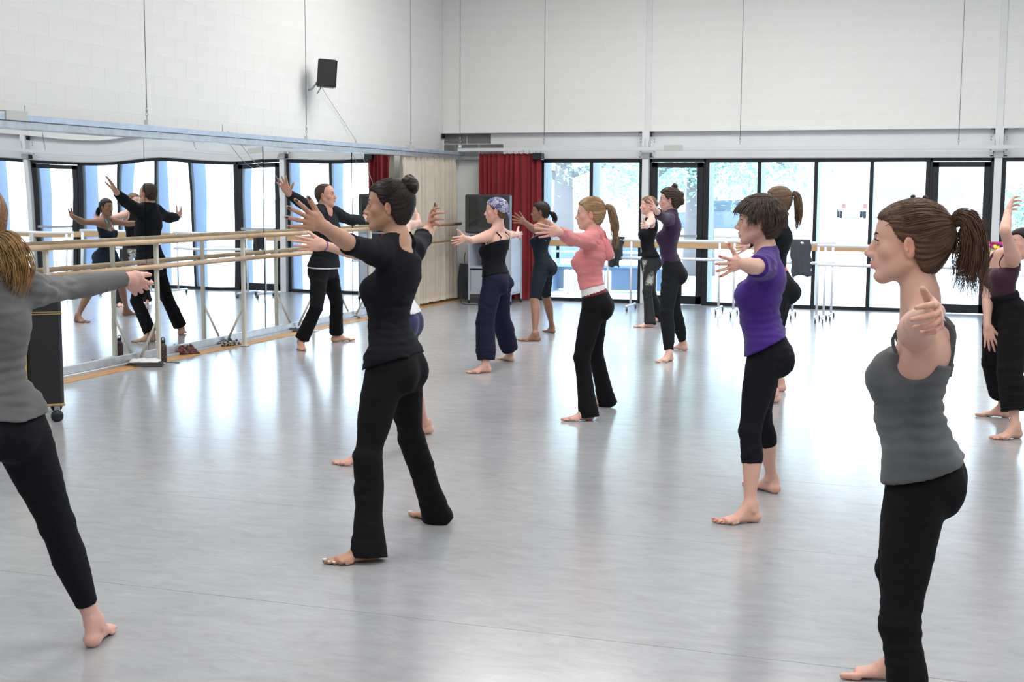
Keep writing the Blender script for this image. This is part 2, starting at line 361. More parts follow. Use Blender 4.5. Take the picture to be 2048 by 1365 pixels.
# track on the back wall
TY = YB-.26
tz = at(1500, 297, 1, TY)[2]
tr = empty('curtain_track', (8, TY, tz)); tag(tr, 'long grey curtain track running below the white beam on the window wall', 'rail')
mb = MB(); mb.bx(.35-8, 7.4, -.02, .02, -.026, .026, .003); mb.build('track', GREYP, tr)
for px in (1297, 1990): p = at(px, 285, 1, TY); mb = MB(); mb.sweep([(p[0]-8, .0, .02), (p[0]-8, 0, .10)], .006, 6); mb.build('threaded_rod', GALV, tr)
p = at(1347, 290, 1, TY); mb = MB(); mb.bx(p[0]-.14-8, p[0]+.14-8, -.03, -.02, -.03, .055, .002); mb.build('splice_plate', mat('plate_grey', (.5, .5, .5)), tr)
for px, lab in ((920, 'hanging steel wire holding the window track beside the room corner'), (1088, 'hanging steel wire above the red curtain'), (1480, 'hanging steel wire above the middle window panes'), (1917, 'hanging steel wire above the right-hand door')):
    tag(cable(0, px, 290, 1, TY), lab, 'cable', 'steel wires holding the rails')
# casings of the unseen ceiling lamps, the added pair too
CEIL = bpy.data.objects['ceiling']
for (x, y) in LAMP_SPOTS:
    mb = MB(); mb.bx(x-.3, x+.3, y-1.1, y+1.1, ZC-.10, ZC-.002, .01); mb.build('unseen_light_fitting', mat('fitting_white', (.8, .8, .8), .4), CEIL)
# ================================================================ figure builder: signed distance fields -> one continuous surface
F4 = np.float32
class Prim:
    __slots__ = ('f', 'lo', 'hi', 'op', 'k')
    def __init__(s, f, lo, hi, op='U', k=.02): s.f, s.lo, s.hi, s.op, s.k = f, np.asarray(lo, float), np.asarray(hi, float), op, k
def frame(w, v):
    w = nrm(w); v = np.asarray(v, float); v = v-w*(v@w)
    v = nrm(v) if np.linalg.norm(v) > 1e-5 else nrm(np.cross(w, [0.3, 0.7, .2]))
    return np.cross(v, w), v, w        # u (side), v (front), w (axis)
def cone(A, B, ra, rb, k=.02, op='U'):
    A = np.asarray(A, float); B = np.asarray(B, float); d = B-A; L2 = max(float(d@d), 1e-10); r = max(ra, rb)
    def f(x, y, z):
        X, Y, Z = x-F4(A[0]), y-F4(A[1]), z-F4(A[2])
        t = (X*F4(d[0])+Y*F4(d[1])+Z*F4(d[2]))/F4(L2); t = np.clip(t, 0, 1)
        return np.sqrt((X-t*F4(d[0]))**2+(Y-t*F4(d[1]))**2+(Z-t*F4(d[2]))**2)-(F4(ra)+t*F4(rb-ra))
    return Prim(f, np.minimum(A, B)-r, np.maximum(A, B)+r, op, k)
def ball(c, r, k=.02, op='U'): return cone(c, np.asarray(c)+[0, 0, 1e-4], r, r, k, op)
def ell(c, rad, R, k=.02, op='U'):
    """R rows = local axes"""
    c = np.asarray(c, float); R = np.asarray(R, float); rad = np.asarray(rad, float)
    ext = np.sqrt(((R*rad[:, None])**2).sum(0))
    def f(x, y, z):
        X, Y, Z = x-F4(c[0]), y-F4(c[1]), z-F4(c[2]); k0 = 0; k1 = 0
        for i in range(3):
            q = X*F4(R[i, 0])+Y*F4(R[i, 1])+Z*F4(R[i, 2])
            a = q/F4(rad[i]); k0 = k0+a*a; a = a/F4(rad[i]); k1 = k1+a*a
        k0 = np.sqrt(k0); k1 = np.sqrt(k1)+F4(1e-6)
        return k0*(k0-1)/k1
    return Prim(f, c-ext, c+ext, op, k)
def tube(A, B, front, prof, k=.02, cap=(.03, .03), op='U', infl=0.0):
    """prof rows: t, half width, front depth, back depth, side shift, front shift.  cap <=0 : flat end"""
    A = np.asarray(A, float); B = np.asarray(B, float); L = float(np.linalg.norm(B-A)); u, v, w = frame(B-A, front)
    P = np.array([list(p)+[0]*(6-len(p)) for p in prof], float)
    N = 96; T = np.linspace(0, 1, N); tab = [np.interp(T, P[:, 0], P[:, i]) for i in range(1, 6)]
    def smooth(a):
        for _ in range(4): a = np.convolve(np.pad(a, 2, mode='edge'), [.1, .2, .4, .2, .1], 'valid')
        return a.astype(F4)
    tab = [smooth(a) for a in tab]; tab[0] = tab[0]+F4(infl); tab[1] = tab[1]+F4(infl); tab[2] = tab[2]+F4(infl)
    mx = max(float(tab[0].max()), float(tab[1].max()+abs(tab[4]).max()), float(tab[2].max()+abs(tab[4]).max()))+float(abs(tab[3]).max())
    c0, c1 = cap
    def f(x, y, z):
        X, Y, Z = x-F4(A[0]), y-F4(A[1]), z-F4(A[2])
        ax = X*F4(w[0])+Y*F4(w[1])+Z*F4(w[2]); t = ax/F4(L); tcl = np.clip(t, 0, 1)
        i = (tcl*(N-1)).astype(np.int32); i = np.minimum(i, N-2); fr = tcl*(N-1)-i
        g = [a[i]*(1-fr)+a[i+1]*fr for a in tab]
        U_ = X*F4(u[0])+Y*F4(u[1])+Z*F4(u[2])-g[3]; V_ = X*F4(v[0])+Y*F4(v[1])+Z*F4(v[2])-g[4]
        b = np.where(V_ > 0, g[1], g[2])
        e = ax-tcl*F4(L)
        ea = np.where(e < 0, e/F4(max(c0, .004)), e/F4(max(c1, .004)))
        ca = np.where(e < 0, F4(max(c0, .004)), F4(max(c1, .004)))
        if c0 <= 0: ea = np.where(e < 0, 0, ea)
        if c1 <= 0: ea = np.where(e > 0, 0, ea)
        p, q = U_/g[0], V_/b
        k0 = np.sqrt(p*p+q*q+ea*ea); k1 = np.sqrt((p/g[0])**2+(q/b)**2+(ea/ca)**2)+F4(1e-5)
        d = k0*(k0-1)/k1
        if c0 <= 0: d = np.maximum(d, -ax)
        if c1 <= 0: d = np.maximum(d, ax-F4(L))
        return d
    m_ = mx+max(c0, 0)*.3+.01; e0 = w*max(c0, 0); e1 = w*max(c1, 0)
    return Prim(f, np.minimum(A-e0, B+e1)-m_, np.maximum(A-e0, B+e1)+m_, op, k)
def plane(p0, n, lo=None, hi=None, k=.004):
    """remove everything on the +n side"""
    p0 = np.asarray(p0, float); n = nrm(n)
    def f(x, y, z): return (x-F4(p0[0]))*F4(n[0])+(y-F4(p0[1]))*F4(n[1])+(z-F4(p0[2]))*F4(n[2])
    big = 9.0
    return Prim(f, p0-big if lo is None else lo, p0+big if hi is None else hi, 'I', k)
def evalgrid(prims, lo, hi, h, disp=None):
    n = np.ceil((hi-lo)/h).astype(int)+1
    ax = [(lo[i]+h*np.arange(n[i])).astype(F4) for i in range(3)]
    D = np.full(n, .08, F4)
    for p in prims:
        if p.op == 'DISP':
            M = np.abs(D) < .03; idx = np.nonzero(M); D[M] += p.f(ax[0][idx[0]], ax[1][idx[1]], ax[2][idx[2]]).astype(F4); continue
        m_ = p.k+2*h
        a = np.clip(np.floor((p.lo-m_-lo)/h).astype(int), 0, n); b = np.clip(np.ceil((p.hi+m_-lo)/h).astype(int)+1, 0, n)
        if (b <= a).any(): continue
        sl = tuple(slice(a[i], b[i]) for i in range(3))
        x = ax[0][sl[0]][:, None, None]; y = ax[1][sl[1]][None, :, None]; z = ax[2][sl[2]][None, None, :]
        d = p.f(x, y, z); G = D[sl]; k = F4(p.k)
        if p.op == 'U':
            hh = np.maximum(k-np.abs(G-d), 0)/k; D[sl] = np.minimum(G, d)-hh*hh*k*F4(.25)
        elif p.op == 'S':
            hh = np.maximum(k-np.abs(G+d), 0)/k; D[sl] = np.maximum(G, -d)+hh*hh*k*F4(.25)
        elif p.op == 'I':
            hh = np.maximum(k-np.abs(G-d), 0)/k; D[sl] = np.maximum(G, d)+hh*hh*k*F4(.25)
    return D
CORN = [(i, j, k) for i in (0, 1) for j in (0, 1) for k in (0, 1)]
EDG = [(a, b) for a in range(8) for b in range(a+1, 8) if sum(abs(CORN[a][i]-CORN[b][i]) for i in range(3)) == 1]
def surfnets(D, lo, h):
    D = D.copy(); D[0] = D[-1] = .05; D[:, 0] = D[:, -1] = .05; D[:, :, 0] = D[:, :, -1] = .05
    Sg = D < 0; s8 = Sg.view(np.uint8)
    c = np.zeros(tuple(np.array(D.shape)-1), np.uint8)
    nx, ny, nz = c.shape
    for (i, j, k) in CORN: c += s8[i:i+nx, j:j+ny, k:k+nz]
    act = (c > 0) & (c < 8); I = np.nonzero(act); N = len(I[0])
    if N == 0: return np.zeros((0, 3)), np.zeros((0, 4), int)
    vals = np.stack([D[I[0]+i, I[1]+j, I[2]+k] for (i, j, k) in CORN], 1)
    P = np.zeros((N, 3), F4); W_ = np.zeros(N, F4)
    for (a, b) in EDG:
        va, vb = vals[:, a], vals[:, b]; m_ = (va < 0) != (vb < 0)
        t = np.where(m_, va/np.where(m_, va-vb, 1), 0)
        for ax in range(3):
            P[:, ax] += np.where(m_, CORN[a][ax]+t*(CORN[b][ax]-CORN[a][ax]), 0)
        W_ += m_
    P /= W_[:, None]
    pos = (np.stack(I, 1)+P)*h+lo
    vid = np.full(c.shape, -1, np.int32); vid[I] = np.arange(N)
    Q = []
    a, b = Sg[:-1, 1:-1, 1:-1], Sg[1:, 1:-1, 1:-1]
    for sgn in (0, 1):
        e = np.nonzero((a & ~b) if sgn == 0 else (~a & b)); i, j, k = e[0], e[1]+1, e[2]+1
        q = np.stack([vid[i, j-1, k-1], vid[i, j, k-1], vid[i, j, k], vid[i, j-1, k]], 1); Q.append(q if sgn == 0 else q[:, ::-1])
    a, b = Sg[1:-1, :-1, 1:-1], Sg[1:-1, 1:, 1:-1]
    for sgn in (0, 1):
        e = np.nonzero((a & ~b) if sgn == 0 else (~a & b)); i, j, k = e[0]+1, e[1], e[2]+1
        q = np.stack([vid[i-1, j, k-1], vid[i-1, j, k], vid[i, j, k], vid[i, j, k-1]], 1); Q.append(q if sgn == 0 else q[:, ::-1])
    a, b = Sg[1:-1, 1:-1, :-1], Sg[1:-1, 1:-1, 1:]
    for sgn in (0, 1):
        e = np.nonzero((a & ~b) if sgn == 0 else (~a & b)); i, j, k = e[0]+1, e[1]+1, e[2]
        q = np.stack([vid[i-1, j-1, k], vid[i, j-1, k], vid[i, j, k], vid[i-1, j, k]], 1); Q.append(q if sgn == 0 else q[:, ::-1])
    Q = np.concatenate(Q); Q = Q[(Q >= 0).all(1)]
    return pos, Q
def bounds(prims):
    U_ = [p for p in prims if p.op == 'U']
    return np.min([p.lo for p in U_], 0), np.max([p.hi for p in U_], 0)
def polygonise(prims, h, box=None, keep=None):
    lo, hi = bounds(prims); lo = lo-.02-2*h; hi = hi+.02+2*h
    if box is not None: lo = np.maximum(lo, box[0]); hi = np.minimum(hi, box[1])
    D = evalgrid(prims, lo, hi, h); v, q = surfnets(D, lo, h)
    if keep is not None and len(q):
        m_ = keep(v[q].mean(1)); q = q[m_]
        used = np.unique(q); mp = np.full(len(v), -1); mp[used] = np.arange(len(used)); v = v[used]; q = mp[q]
    return v, q
def join(parts):
    vs = []; qs = []; n = 0
    for v, q in parts:
        vs.append(v); qs.append(q+n); n += len(v)
    return np.concatenate(vs), np.concatenate(qs)
def npmesh(name, v, q, col=None):
    me = bpy.data.meshes.new(name); me.vertices.add(len(v)); me.vertices.foreach_set('co', np.ascontiguousarray(v, F4).ravel())
    me.loops.add(q.size); me.loops.foreach_set('vertex_index', np.ascontiguousarray(q, np.int32).ravel())
    me.polygons.add(len(q)); me.polygons.foreach_set('loop_start', np.arange(0, q.size, 4, dtype=np.int32)); me.polygons.foreach_set('loop_total', np.full(len(q), 4, np.int32))
    me.polygons.foreach_set('use_smooth', np.ones(len(q), bool)); me.update(calc_edges=True)
    if col is not None:
        ca = me.color_attributes.new('Col', 'FLOAT_COLOR', 'POINT'); c4 = np.ones((len(v), 4), F4); c4[:, :3] = col; ca.data.foreach_set('color', c4.ravel())
    return me
def snoise(p, f, seed=0):
    """cheap smooth noise in -1..1 ; p (N,3)"""
    r = np.random.RandomState(seed); o = 0; a = 1.0; tot = 0
    for i in range(3):
        k = r.normal(size=(3, 3)); k /= np.linalg.norm(k, axis=1)[:, None]; ph = r.uniform(0, 6.28, 3)
        q = p@k.T*f+ph
        o = o+a*np.sin(q[:, 0]+1.7*np.sin(q[:, 1]*.9)+1.1*np.sin(q[:, 2]*1.3)); tot += a; a *= .55; f *= 1.9
    return o/tot
# ---------------------------------------------------------------- skeleton
class Fig: pass
def solve(s):
    g = Fig(); g.s = s; k = s['H']/1.65; g.k = k; male = s.get('male', False)
    B = at(*s['base'], 2, 0.0); g.B = B
    ed = B-CP; ed[2] = 0; ed = nrm(ed); er = np.cross(ed, [0, 0, 1.0]); g.ed, g.er = ed, er
    def J(px, py, dz):
        r = ray(px, py); t = ((B-CP)@ed+dz)/(r@ed); return CP+r*t
    def sph(px, py, A, L, sg):
        r = nrm(ray(px, py)); oc = CP-A; b = r@oc; c = oc@oc-L*L; q = b*b-c
        t = -b if q < 0 else -b+(sqrt(q) if sg > 0 else -sqrt(q))
        X = CP+r*t; d = X-A; return X if q >= 0 else A+nrm(d)*min(np.linalg.norm(d), L*1.08)
    def face(phi): phi = radians(phi); return -ed*cos(phi)-er*sin(phi)
    g.J = J
    g.pel = J(*s['pel'], s.get('peld', 0)); g.ff = face(s['face'])
    g.nb = J(*s['nb'], s.get('nbd', 0)); g.cf = face(s.get('cface', s['face']))
    g.hd = J(*s['head'], s.get('headd', s.get('nbd', 0))); g.hf0 = face(s.get('hface', s['face']))
    g.left = np.cross([0, 0, 1.0], g.ff)
    sp = nrm(g.nb-g.pel); g.sp = sp
    cl = nrm(np.cross(sp, g.cf)); g.cl = cl; g.cfo = np.cross(cl, sp)
    sw = (.175 if male else .152)*k*s.get('shw', 1); hw = .088*k
    roll = s.get('shroll', 0)*.01
    g.sh = [g.nb+cl*sw-sp*.045*k+sp*roll, g.nb-cl*sw-sp*.045*k-sp*roll]     # 0 = left, 1 = right
    if 'shd' in s:
        g.sh = [g.sh[i]+V(0, 0, s['shd'][i]) for i in (0, 1)]
    g.hip = [g.pel+g.left*hw, g.pel-g.left*hw]
    g.an = []; g.kn = []; g.toe = []; g.info = {}
    TL, SL = .405*k*s.get('leg', 1), .390*k*s.get('leg', 1)
    for i, key in enumerate(('footL', 'footR')):
        fx = s[key]; a = at(fx[0], fx[1], 2, 0.0); t = at(fx[2], fx[3], 2, 0.0)      # heel and toe contacts on the floor
        td = t-a; td[2] = 0; td = nrm(td); a = a+td*.045*k; a[2] = .075*k; g.an.append(a); g.toe.append(td)
        h = g.hip[i]; d = a-h; L = np.linalg.norm(d); tl, sl = TL, SL
        if L > (tl+sl)*.995: q = L/(tl+sl)/.995; tl *= q; sl *= q
        g.info['leg%d' % i] = L/(TL+SL)
        ca = (tl*tl+L*L-sl*sl)/(2*tl*L); ca = min(1, max(-1, ca)); w = d/L
        kf = g.ff*.5+td*.5; pf = kf-w*(kf@w); pf = nrm(pf)
        g.kn.append(h+w*tl*ca+pf*tl*sqrt(max(0, 1-ca*ca)))
    g.el = []; g.wr = []; g.hdir = []; g.hn = []
    UA, FA = .285*k, .245*k
    for i, key in enumerate(('armL', 'armR')):
        a = s[key]; e = sph(a[0], a[1], g.sh[i], UA, a[2]); w = sph(a[3], a[4], e, FA, a[5])
        tip = sph(a[6], a[7], w, .17*k, a[8]) if len(a) > 8 else w+(w-e)
        g.el.append(e); g.wr.append(w); g.hdir.append(nrm(tip-w))
        g.info['arm%d' % i] = (np.linalg.norm(e-g.sh[i])/UA, np.linalg.norm(w-e)/FA)
    pit = radians(s.get('pitch', 0)); tilt = radians(s.get('tilt', 0))
    f = nrm(g.hf0*cos(pit)+V(0, 0, 1)*sin(pit)); r = nrm(np.cross(f, [0, 0, 1])); u = np.cross(r, f)
    r, u = r*cos(tilt)-u*sin(tilt), u*cos(tilt)+r*sin(tilt)
    g.HR = np.array([r, f, u]); g.hs = s.get('hs', 1.0)*k**.5*(1.04 if male else 1.0)
    g.info['torso'] = np.linalg.norm(g.nb-g.pel)/k; g.info['pelz'] = g.pel[2]/k; g.info['nbz'] = g.nb[2]/k; g.info['crown'] = (g.hd[2]+.115*g.hs); g.info['neck'] = np.linalg.norm(g.hd-g.nb)/k
    g.info['shpx'] = [tuple(np.round(pj(q)).astype(int)) for q in g.sh]; g.info['toel'] = [float(np.linalg.norm(at(s[q][0],s[q][1],2,0)-at(s[q][2],s[q][3],2,0))) for q in ('footL','footR')]; g.info['knpx'] = [tuple(np.round(pj(q)).astype(int)) for q in g.kn]
    return g
def HL(g, x, y, z): return g.hd+(g.HR[0]*x+g.HR[1]*y+g.HR[2]*z)*g.hs
# ---------------------------------------------------------------- body pieces
def head_prims(g, detail):
    s = g.hs; R = g.HR; P = lambda x, y, z: HL(g, x, y, z); male = g.s.get('male', False)
    L = [ell(P(0, -.014, .030), V(.073, .093, .085)*s, R, .01), ell(P(0, .030, .034), V(.060, .055, .060)*s, R, .03*s),
         ell(P(0, .030, -.036), V(.055, .055, .070)*s, R, .025*s)]
    for x in (-1, 1):
        L += [cone(P(x*.050, -.004, -.048), P(x*.020, .062, -.098), .017*s, .013*s, .03*s), ball(P(x*.044, .050, -.022), .019*s, .022*s)]
    L += [ell(P(0, .064, -.096), V(.021, .018, .016)*s*(1.15 if male else 1), R, .026*s)]
    L += [cone(P(-.032, .069, .021), P(-.008, .0785, .022), .011*s, .010*s, .012*s), cone(P(.032, .069, .021), P(.008, .0785, .022), .011*s, .010*s, .012*s)]
    for x in (-1, 1): L.append(ell(P(x*.033, .095, .003), V(.0165, .018, .0115)*s, R, .012*s, 'S'))
    nl = g.s.get('nose', 0)
    L += [cone(P(0, .082, .012), P(0, .103+nl, -.033), .0075*s, .0092*s, .012*s), ball(P(0, .105+nl, -.033), .0085*s, .006*s)]
    L.append(cone(P(0, .085, -.012), P(0, .094+nl*.6, -.036), .009*s, .0085*s, .008*s))
    for x in (-1, 1): L.append(ell(P(x*.0112, .0925+nl*.6, -.0375), V(.0078, .0115, .0078)*s, R, .008*s))
    L += [ell(P(0, .074, -.060), V(.027, .019, .022)*s, R, .014*s)]
    for x in (-1, 1): L.append(cone(P(x*.019, .084, -.0655), P(x*.004, .0935, -.0605), .0035*s, .0055*s, .005*s))
    L += [cone(P(-.012, .089, -.0725), P(.012, .089, -.0725), .0062*s, .0062*s, .006*s), ball(P(0, .0905, -.072), .0062*s, .004*s)]
    L += [ell(P(0, .088, -.083), V(.018, .006, .005)*s, R, .008*s, 'S')]
    if detail: L += [cone(P(-.022, .0925, -.0665), P(0, .0995, -.0662), .0016*s, .0016*s, .003*s, 'S'), cone(P(.022, .0925, -.0665), P(0, .0995, -.0662), .0016*s, .0016*s, .003*s, 'S')]
    for x in (-1, 1): L.append(ball(P(x*.031, .0715, .003), .0148*s, .004*s))
    if detail:
        for x in (-1, 1): L.append(ell(P(x*.032, .0865, .002), V(.0125, .009, .0045)*s, R, .002*s, 'S'))
    if not g.s.get('noear'):
        for x in (-1, 1):
            c = P(x*.074, -.010, -.008); er_ = np.array([nrm(R[0]*x*.9-R[1]*.45), nrm(R[1]*.9+R[0]*x*.45), R[2]]); er_[1] = nrm(er_[1]-R[2]*.18); er_[2] = nrm(np.cross(er_[0], er_[1])*(1 if x > 0 else -1))
            L += [ell(c, V(.0085, .018, .031)*s, er_, .008*s), ell(c+er_[0]*.0085*s+er_[1]*.003*s+er_[2]*.004*s, V(.0062, .0115, .0195)*s, er_, .003*s, 'S'), ball(c+er_[0]*.006*s+er_[1]*.010*s-er_[2]*.006*s, .0042*s, .004*s), cone(c+er_[0]*.005*s-er_[1]*.006*s+er_[2]*.012*s, c+er_[0]*.005*s-er_[1]*.005*s-er_[2]*.012*s, .0026*s, .003*s, .004*s)]
    return L
def hand_prims(g, i):
    """open relaxed hand, fingers leave the palm one by one; i 0 left 1 right"""
    s = g.s; k = g.k*(1.12 if s.get('male') else 1.0)*s.get('handk', 1.03); w = g.wr[i]; d = g.hdir[i]
    key = ('handL', 'handR')[i]; hp = dict(spread=12, curl=12, thumb=50, up=None); hp.update(s.get(key, {}))
    upd = hp['up'] if hp['up'] is not None else (0, 0, 1)       # direction the thumb edge points
    t = np.asarray(g.er*upd[0]+g.ed*upd[1]+V(0, 0, 1)*upd[2], float); t = nrm(t-d*(t@d))
    n = np.cross(d, t) if i == 0 else np.cross(t, d)          # palm normal
    g.hn.append((d, t, n))
    L = []
    fw = g.wr[i]-g.el[i]; fw = nrm(fw)
    R = np.array([t, n, d])
    L.append(ell(w+d*.048*k, V(.036, .0145, .050)*k, R, .012*k))
    L.append(ell(w+d*.030*k+t*.022*k+n*.006*k, V(.019, .014, .032)*k, R, .012*k))
    L.append(cone(w-fw*.03*k, w+d*.02*k, .0225*k, .022*k, .015*k))
    base = [(.027, .086, .042, .025, .021), (.009, .091, .047, .029, .023), (-.009, .088, .043, .026, .022), (-.026, .080, .034, .020, .019)]
    tips = []
    for j, (to, do, l1, l2, l3) in enumerate(base):
        a = radians(hp['spread']*(1.4-j)*.75); c1 = radians(hp['curl']*(.7+.25*j)); p = w+d*do*k+t*to*k
        dd = d*cos(a)+t*sin(a); q = p; L.append(cone(w+d*.045*k+t*to*.8*k, p, .011*k, .0098*k, .006*k))
        cur = c1*.5; r = .0088-.0006*(j == 3)
        for (l, cc, ra, rb) in ((l1, 1.0, 1.0, .93), (l2, 1.1, .93, .86), (l3, .7, .86, .68)):
            e = dd*cos(cur)+n*sin(cur); q2 = q+e*l*k; L.append(cone(q, q2, r*ra*k, r*rb*k, .003*k)); q = q2; cur += c1*cc
        tips.append((q, e, dd, n, r*.7*k))
    a = radians(hp['thumb']); p = w+d*.022*k+t*.022*k+n*.004*k; dd = nrm(d*cos(a)+t*sin(a)+n*.22)
    q = p+dd*.040*k; L.append(cone(p, q, .0135*k, .0105*k, .010*k)); dd2 = nrm(dd+d*.22); q2 = q+dd2*.032*k; L.append(cone(q, q2, .0102*k, .0094*k, .004*k))
    dd3 = nrm(dd2+d*.15); q3 = q2+dd3*.024*k; L.append(cone(q2, q3, .0094*k, .0072*k, .004*k)); tips.append((q3, dd3, t, n, .0072*k))
    g.tips[i] = tips
    return L
def foot_prims(g, i):
    k = g.k*(1.1 if g.s.get('male') else 1.0); a = g.an[i]; td = g.toe[i]; z = V(0, 0, 1.0); s_ = np.cross(td, z)  # s_ right of foot
    inn = s_ if i == 0 else -s_                                 # towards big toe
    f = V(a[0], a[1], 0); lift = a[2]-.075*g.k
    f = f+z*max(lift, 0)*.0
    R = np.array([s_, td, z])
    L = [ell(f-td*.030*k+z*.026*k, V(.029, .034, .027)*k, R, .02*k),
         tube(f-td*.025*k+z*.030*k, f+td*.135*k+z*.018*k, z, [(0, .028*k, .030*k, .028*k), (.35, .030*k, .045*k, .028*k, 0, .004*k), (.65, .037*k, .026*k, .017*k), (1, .043*k, .014*k, .014*k)], .02*k, (.01, .012)),
         cone(f+td*.005*k+z*.085*k, f+td*.05*k+z*.045*k, .030*k, .020*k, .03*k),
         ball(f+z*.062*k-inn*.026*k-td*.008*k, .012*k, .012*k), ball(f+z*.070*k+inn*.026*k+td*.002*k, .012*k, .012*k),
         cone(f-td*.034*k+z*.10*k, f-td*.040*k+z*.04*k, .012*k, .016*k, .02*k)]
    tt = []
    for j in range(5):
        o = .034-.0165*j-(.003 if j else 0); ln = (.050, .046, .040, .033, .026)[j]; r = (.0125, .0085, .008, .0078, .0078)[j]; st = .135-.007*j-(.004*j*j*.35)
        b = f+td*st*k+inn*o*k+z*.013*k; e = f+td*(st+ln)*k+inn*(o*1.02)*k+z*(r+.001)*k; L.append(cone(b, e, r*1.05*k, r*.92*k, .005*k)); tt.append((e, td, r*k))
    g.toes[i] = tt
    return L
TORSO_F = [(-0.02, .10, .06, .07), (0.0, .125, .075, .095), (.10, .165, .085, .118), (.22, .160, .083, .112), (.34, .132, .080, .080), (.43, .116, .080, .068, 0, .008), (.54, .120, .084, .068, 0, .010), (.66, .134, .092, .080, 0, .004), (.78, .138, .080, .092, 0, -.004), (.88, .122, .072, .085, 0, -.006), (.95, .090, .062, .064, 0, -.008), (1, .058, .050, .052, 0, -.008)]
TORSO_M = [(-0.02, .11, .07, .08), (0.0, .135, .085, .095), (.10, .165, .095, .110), (.22, .162, .095, .105), (.34, .150, .095, .090), (.43, .145, .095, .085, 0, .004), (.54, .150, .10, .085, 0, .006), (.66, .165, .105, .095, 0, .004), (.78, .170, .095, .10, 0, -.002), (.88, .14, .07, .09, 0, -.006), (.95, .10, .055, .070, 0, -.008), (1, .065, .052, .058, 0, -.008)]
def torso_axis(g):
    A = g.pel-g.sp*.085*g.k; return A, g.nb+g.sp*.0
def torso_prof(g, sc=None):
    k = g.k; s = g.s; P = TORSO_M if s.get('male') else TORSO_F
    wv = s.get('lumbar', .012); fat = s.get('fat', 1.0)
    out = []
    for r in P:
        r = list(r)+[0]*(6-len(r)); t = r[0]; wa = s.get('waistadd', 0)*math.exp(-((t-.42)/.15)**2); r[1] += wa*.5; r[2] += wa; r[3] += wa; sh = -0.0+wv*math.exp(-((t-.45)/.16)**2)-.4*wv*math.exp(-((t-.85)/.15)**2)
        out.append((max(t, 0), r[1]*k*fat, r[2]*k*fat, r[3]*k*fat, 0, r[5]*k+sh))
    return out
def torso_prims(g, infl=0.0, breasts=True, t0=0.0, t1=1.0, flat=False, bk=.03, extra=None):
    A, N = torso_axis(g); pr = torso_prof(g); k = g.k; s = g.s
    if extra: pr = [tuple(list(p[:1])+[p[1]+np.interp(p[0], *zip(*[(e[0], e[1]) for e in extra])), p[2]+np.interp(p[0], *zip(*[(e[0], e[2]) for e in extra])), p[3]+np.interp(p[0], *zip(*[(e[0], e[3]) for e in extra]))]+list(p[4:])) for p in pr]
    # the pelvis faces ff and the chest faces cf: front direction is the mean, shoulders carry the twist
    fr = nrm(g.ff+g.cf)
    L = [tube(A, N, fr, pr, .02, (.03, .03), infl=infl)]
    if breasts and not s.get('male'):
        bz = s.get('bust', 1.0); c = A+(N-A)*.665
        for x in (-1, 1):
            L.append(ell(c+g.cl*x*.068*k+g.cfo*(.068+.012*bz)*k, V(.056*k+infl, .050*bz*k+infl, .056*k+infl), np.array([g.cl, g.cfo, g.sp]), bk))
    return L
def butt_prims(g, infl=0.0, b=1.0):
    k = g.k; L = []
    for x in (-1, 1):
        L.append(ell(g.pel+g.left*x*.066*k-g.ff*.052*b*k-V(0, 0, .030*k), V(.078*k+infl, .080*k*b+infl, .088*k+infl), np.array([g.left, g.ff, V(0, 0, 1.0)]), .035))
    return L
THIGH = [(0, .083, .085, .085), (.18, .083, .085, .086), (.5, .071, .078, .070), (.82, .055, .058, .054), (1, .051, .052, .050)]
SHIN = [(0, .050, .050, .050), (.10, .049, .046, .053), (.30, .052, .042, .065), (.5, .045, .037, .056), (.75, .032, .031, .037), (.92, .027, .028, .032), (1, .028, .030, .033)]
def leg_prims(g, i, infl=0.0, th=None, sn=None, t_end=None, k2=.025):
    """t_end : 0..1 thigh, 1..2 shin, flat cut there"""
    k = g.k; f = g.s.get('legfat', 1.0); h, kn, an = g.hip[i], g.kn[i], g.an[i]; fr = nrm(g.ff*.4+g.toe[i]*.6)
    sc = lambda P, m_: [(p[0],)+tuple(q*k*m_ for q in p[1:4]) for p in P]
    def cut(P, t): 
        ar = np.array([(list(p)+[0, 0])[:6] for p in P]); ts = [x for x in ar[:, 0] if x < t]+[t]
        return [(x/t,)+tuple(np.interp(x, ar[:, 0], ar[:, j]) for j in range(1, 6)) for x in ts]
    T = sc(THIGH, f) if th is None else [(p[0],)+tuple(q*k for q in p[1:]) for p in th]
    Sn = sc(SHIN, f) if sn is None else [(p[0],)+tuple(q*k for q in p[1:]) for p in sn]
    L = []
    if t_end is not None and t_end <= 1:
        L.append(tube(h, h+(kn-h)*t_end, fr, cut(T, t_end), k2, (.06, 0), infl=infl)); return L
    L.append(tube(h, kn, fr, T, k2, (.06, .045), infl=infl))
    if t_end is None or t_end >= 2: L.append(tube(kn, an, fr, Sn, .022, (.045, .03 if t_end is None else 0), infl=infl))
    else: L.append(tube(kn, kn+(an-kn)*(t_end-1), fr, cut(Sn, t_end-1), .022, (.045, 0), infl=infl))
    return L
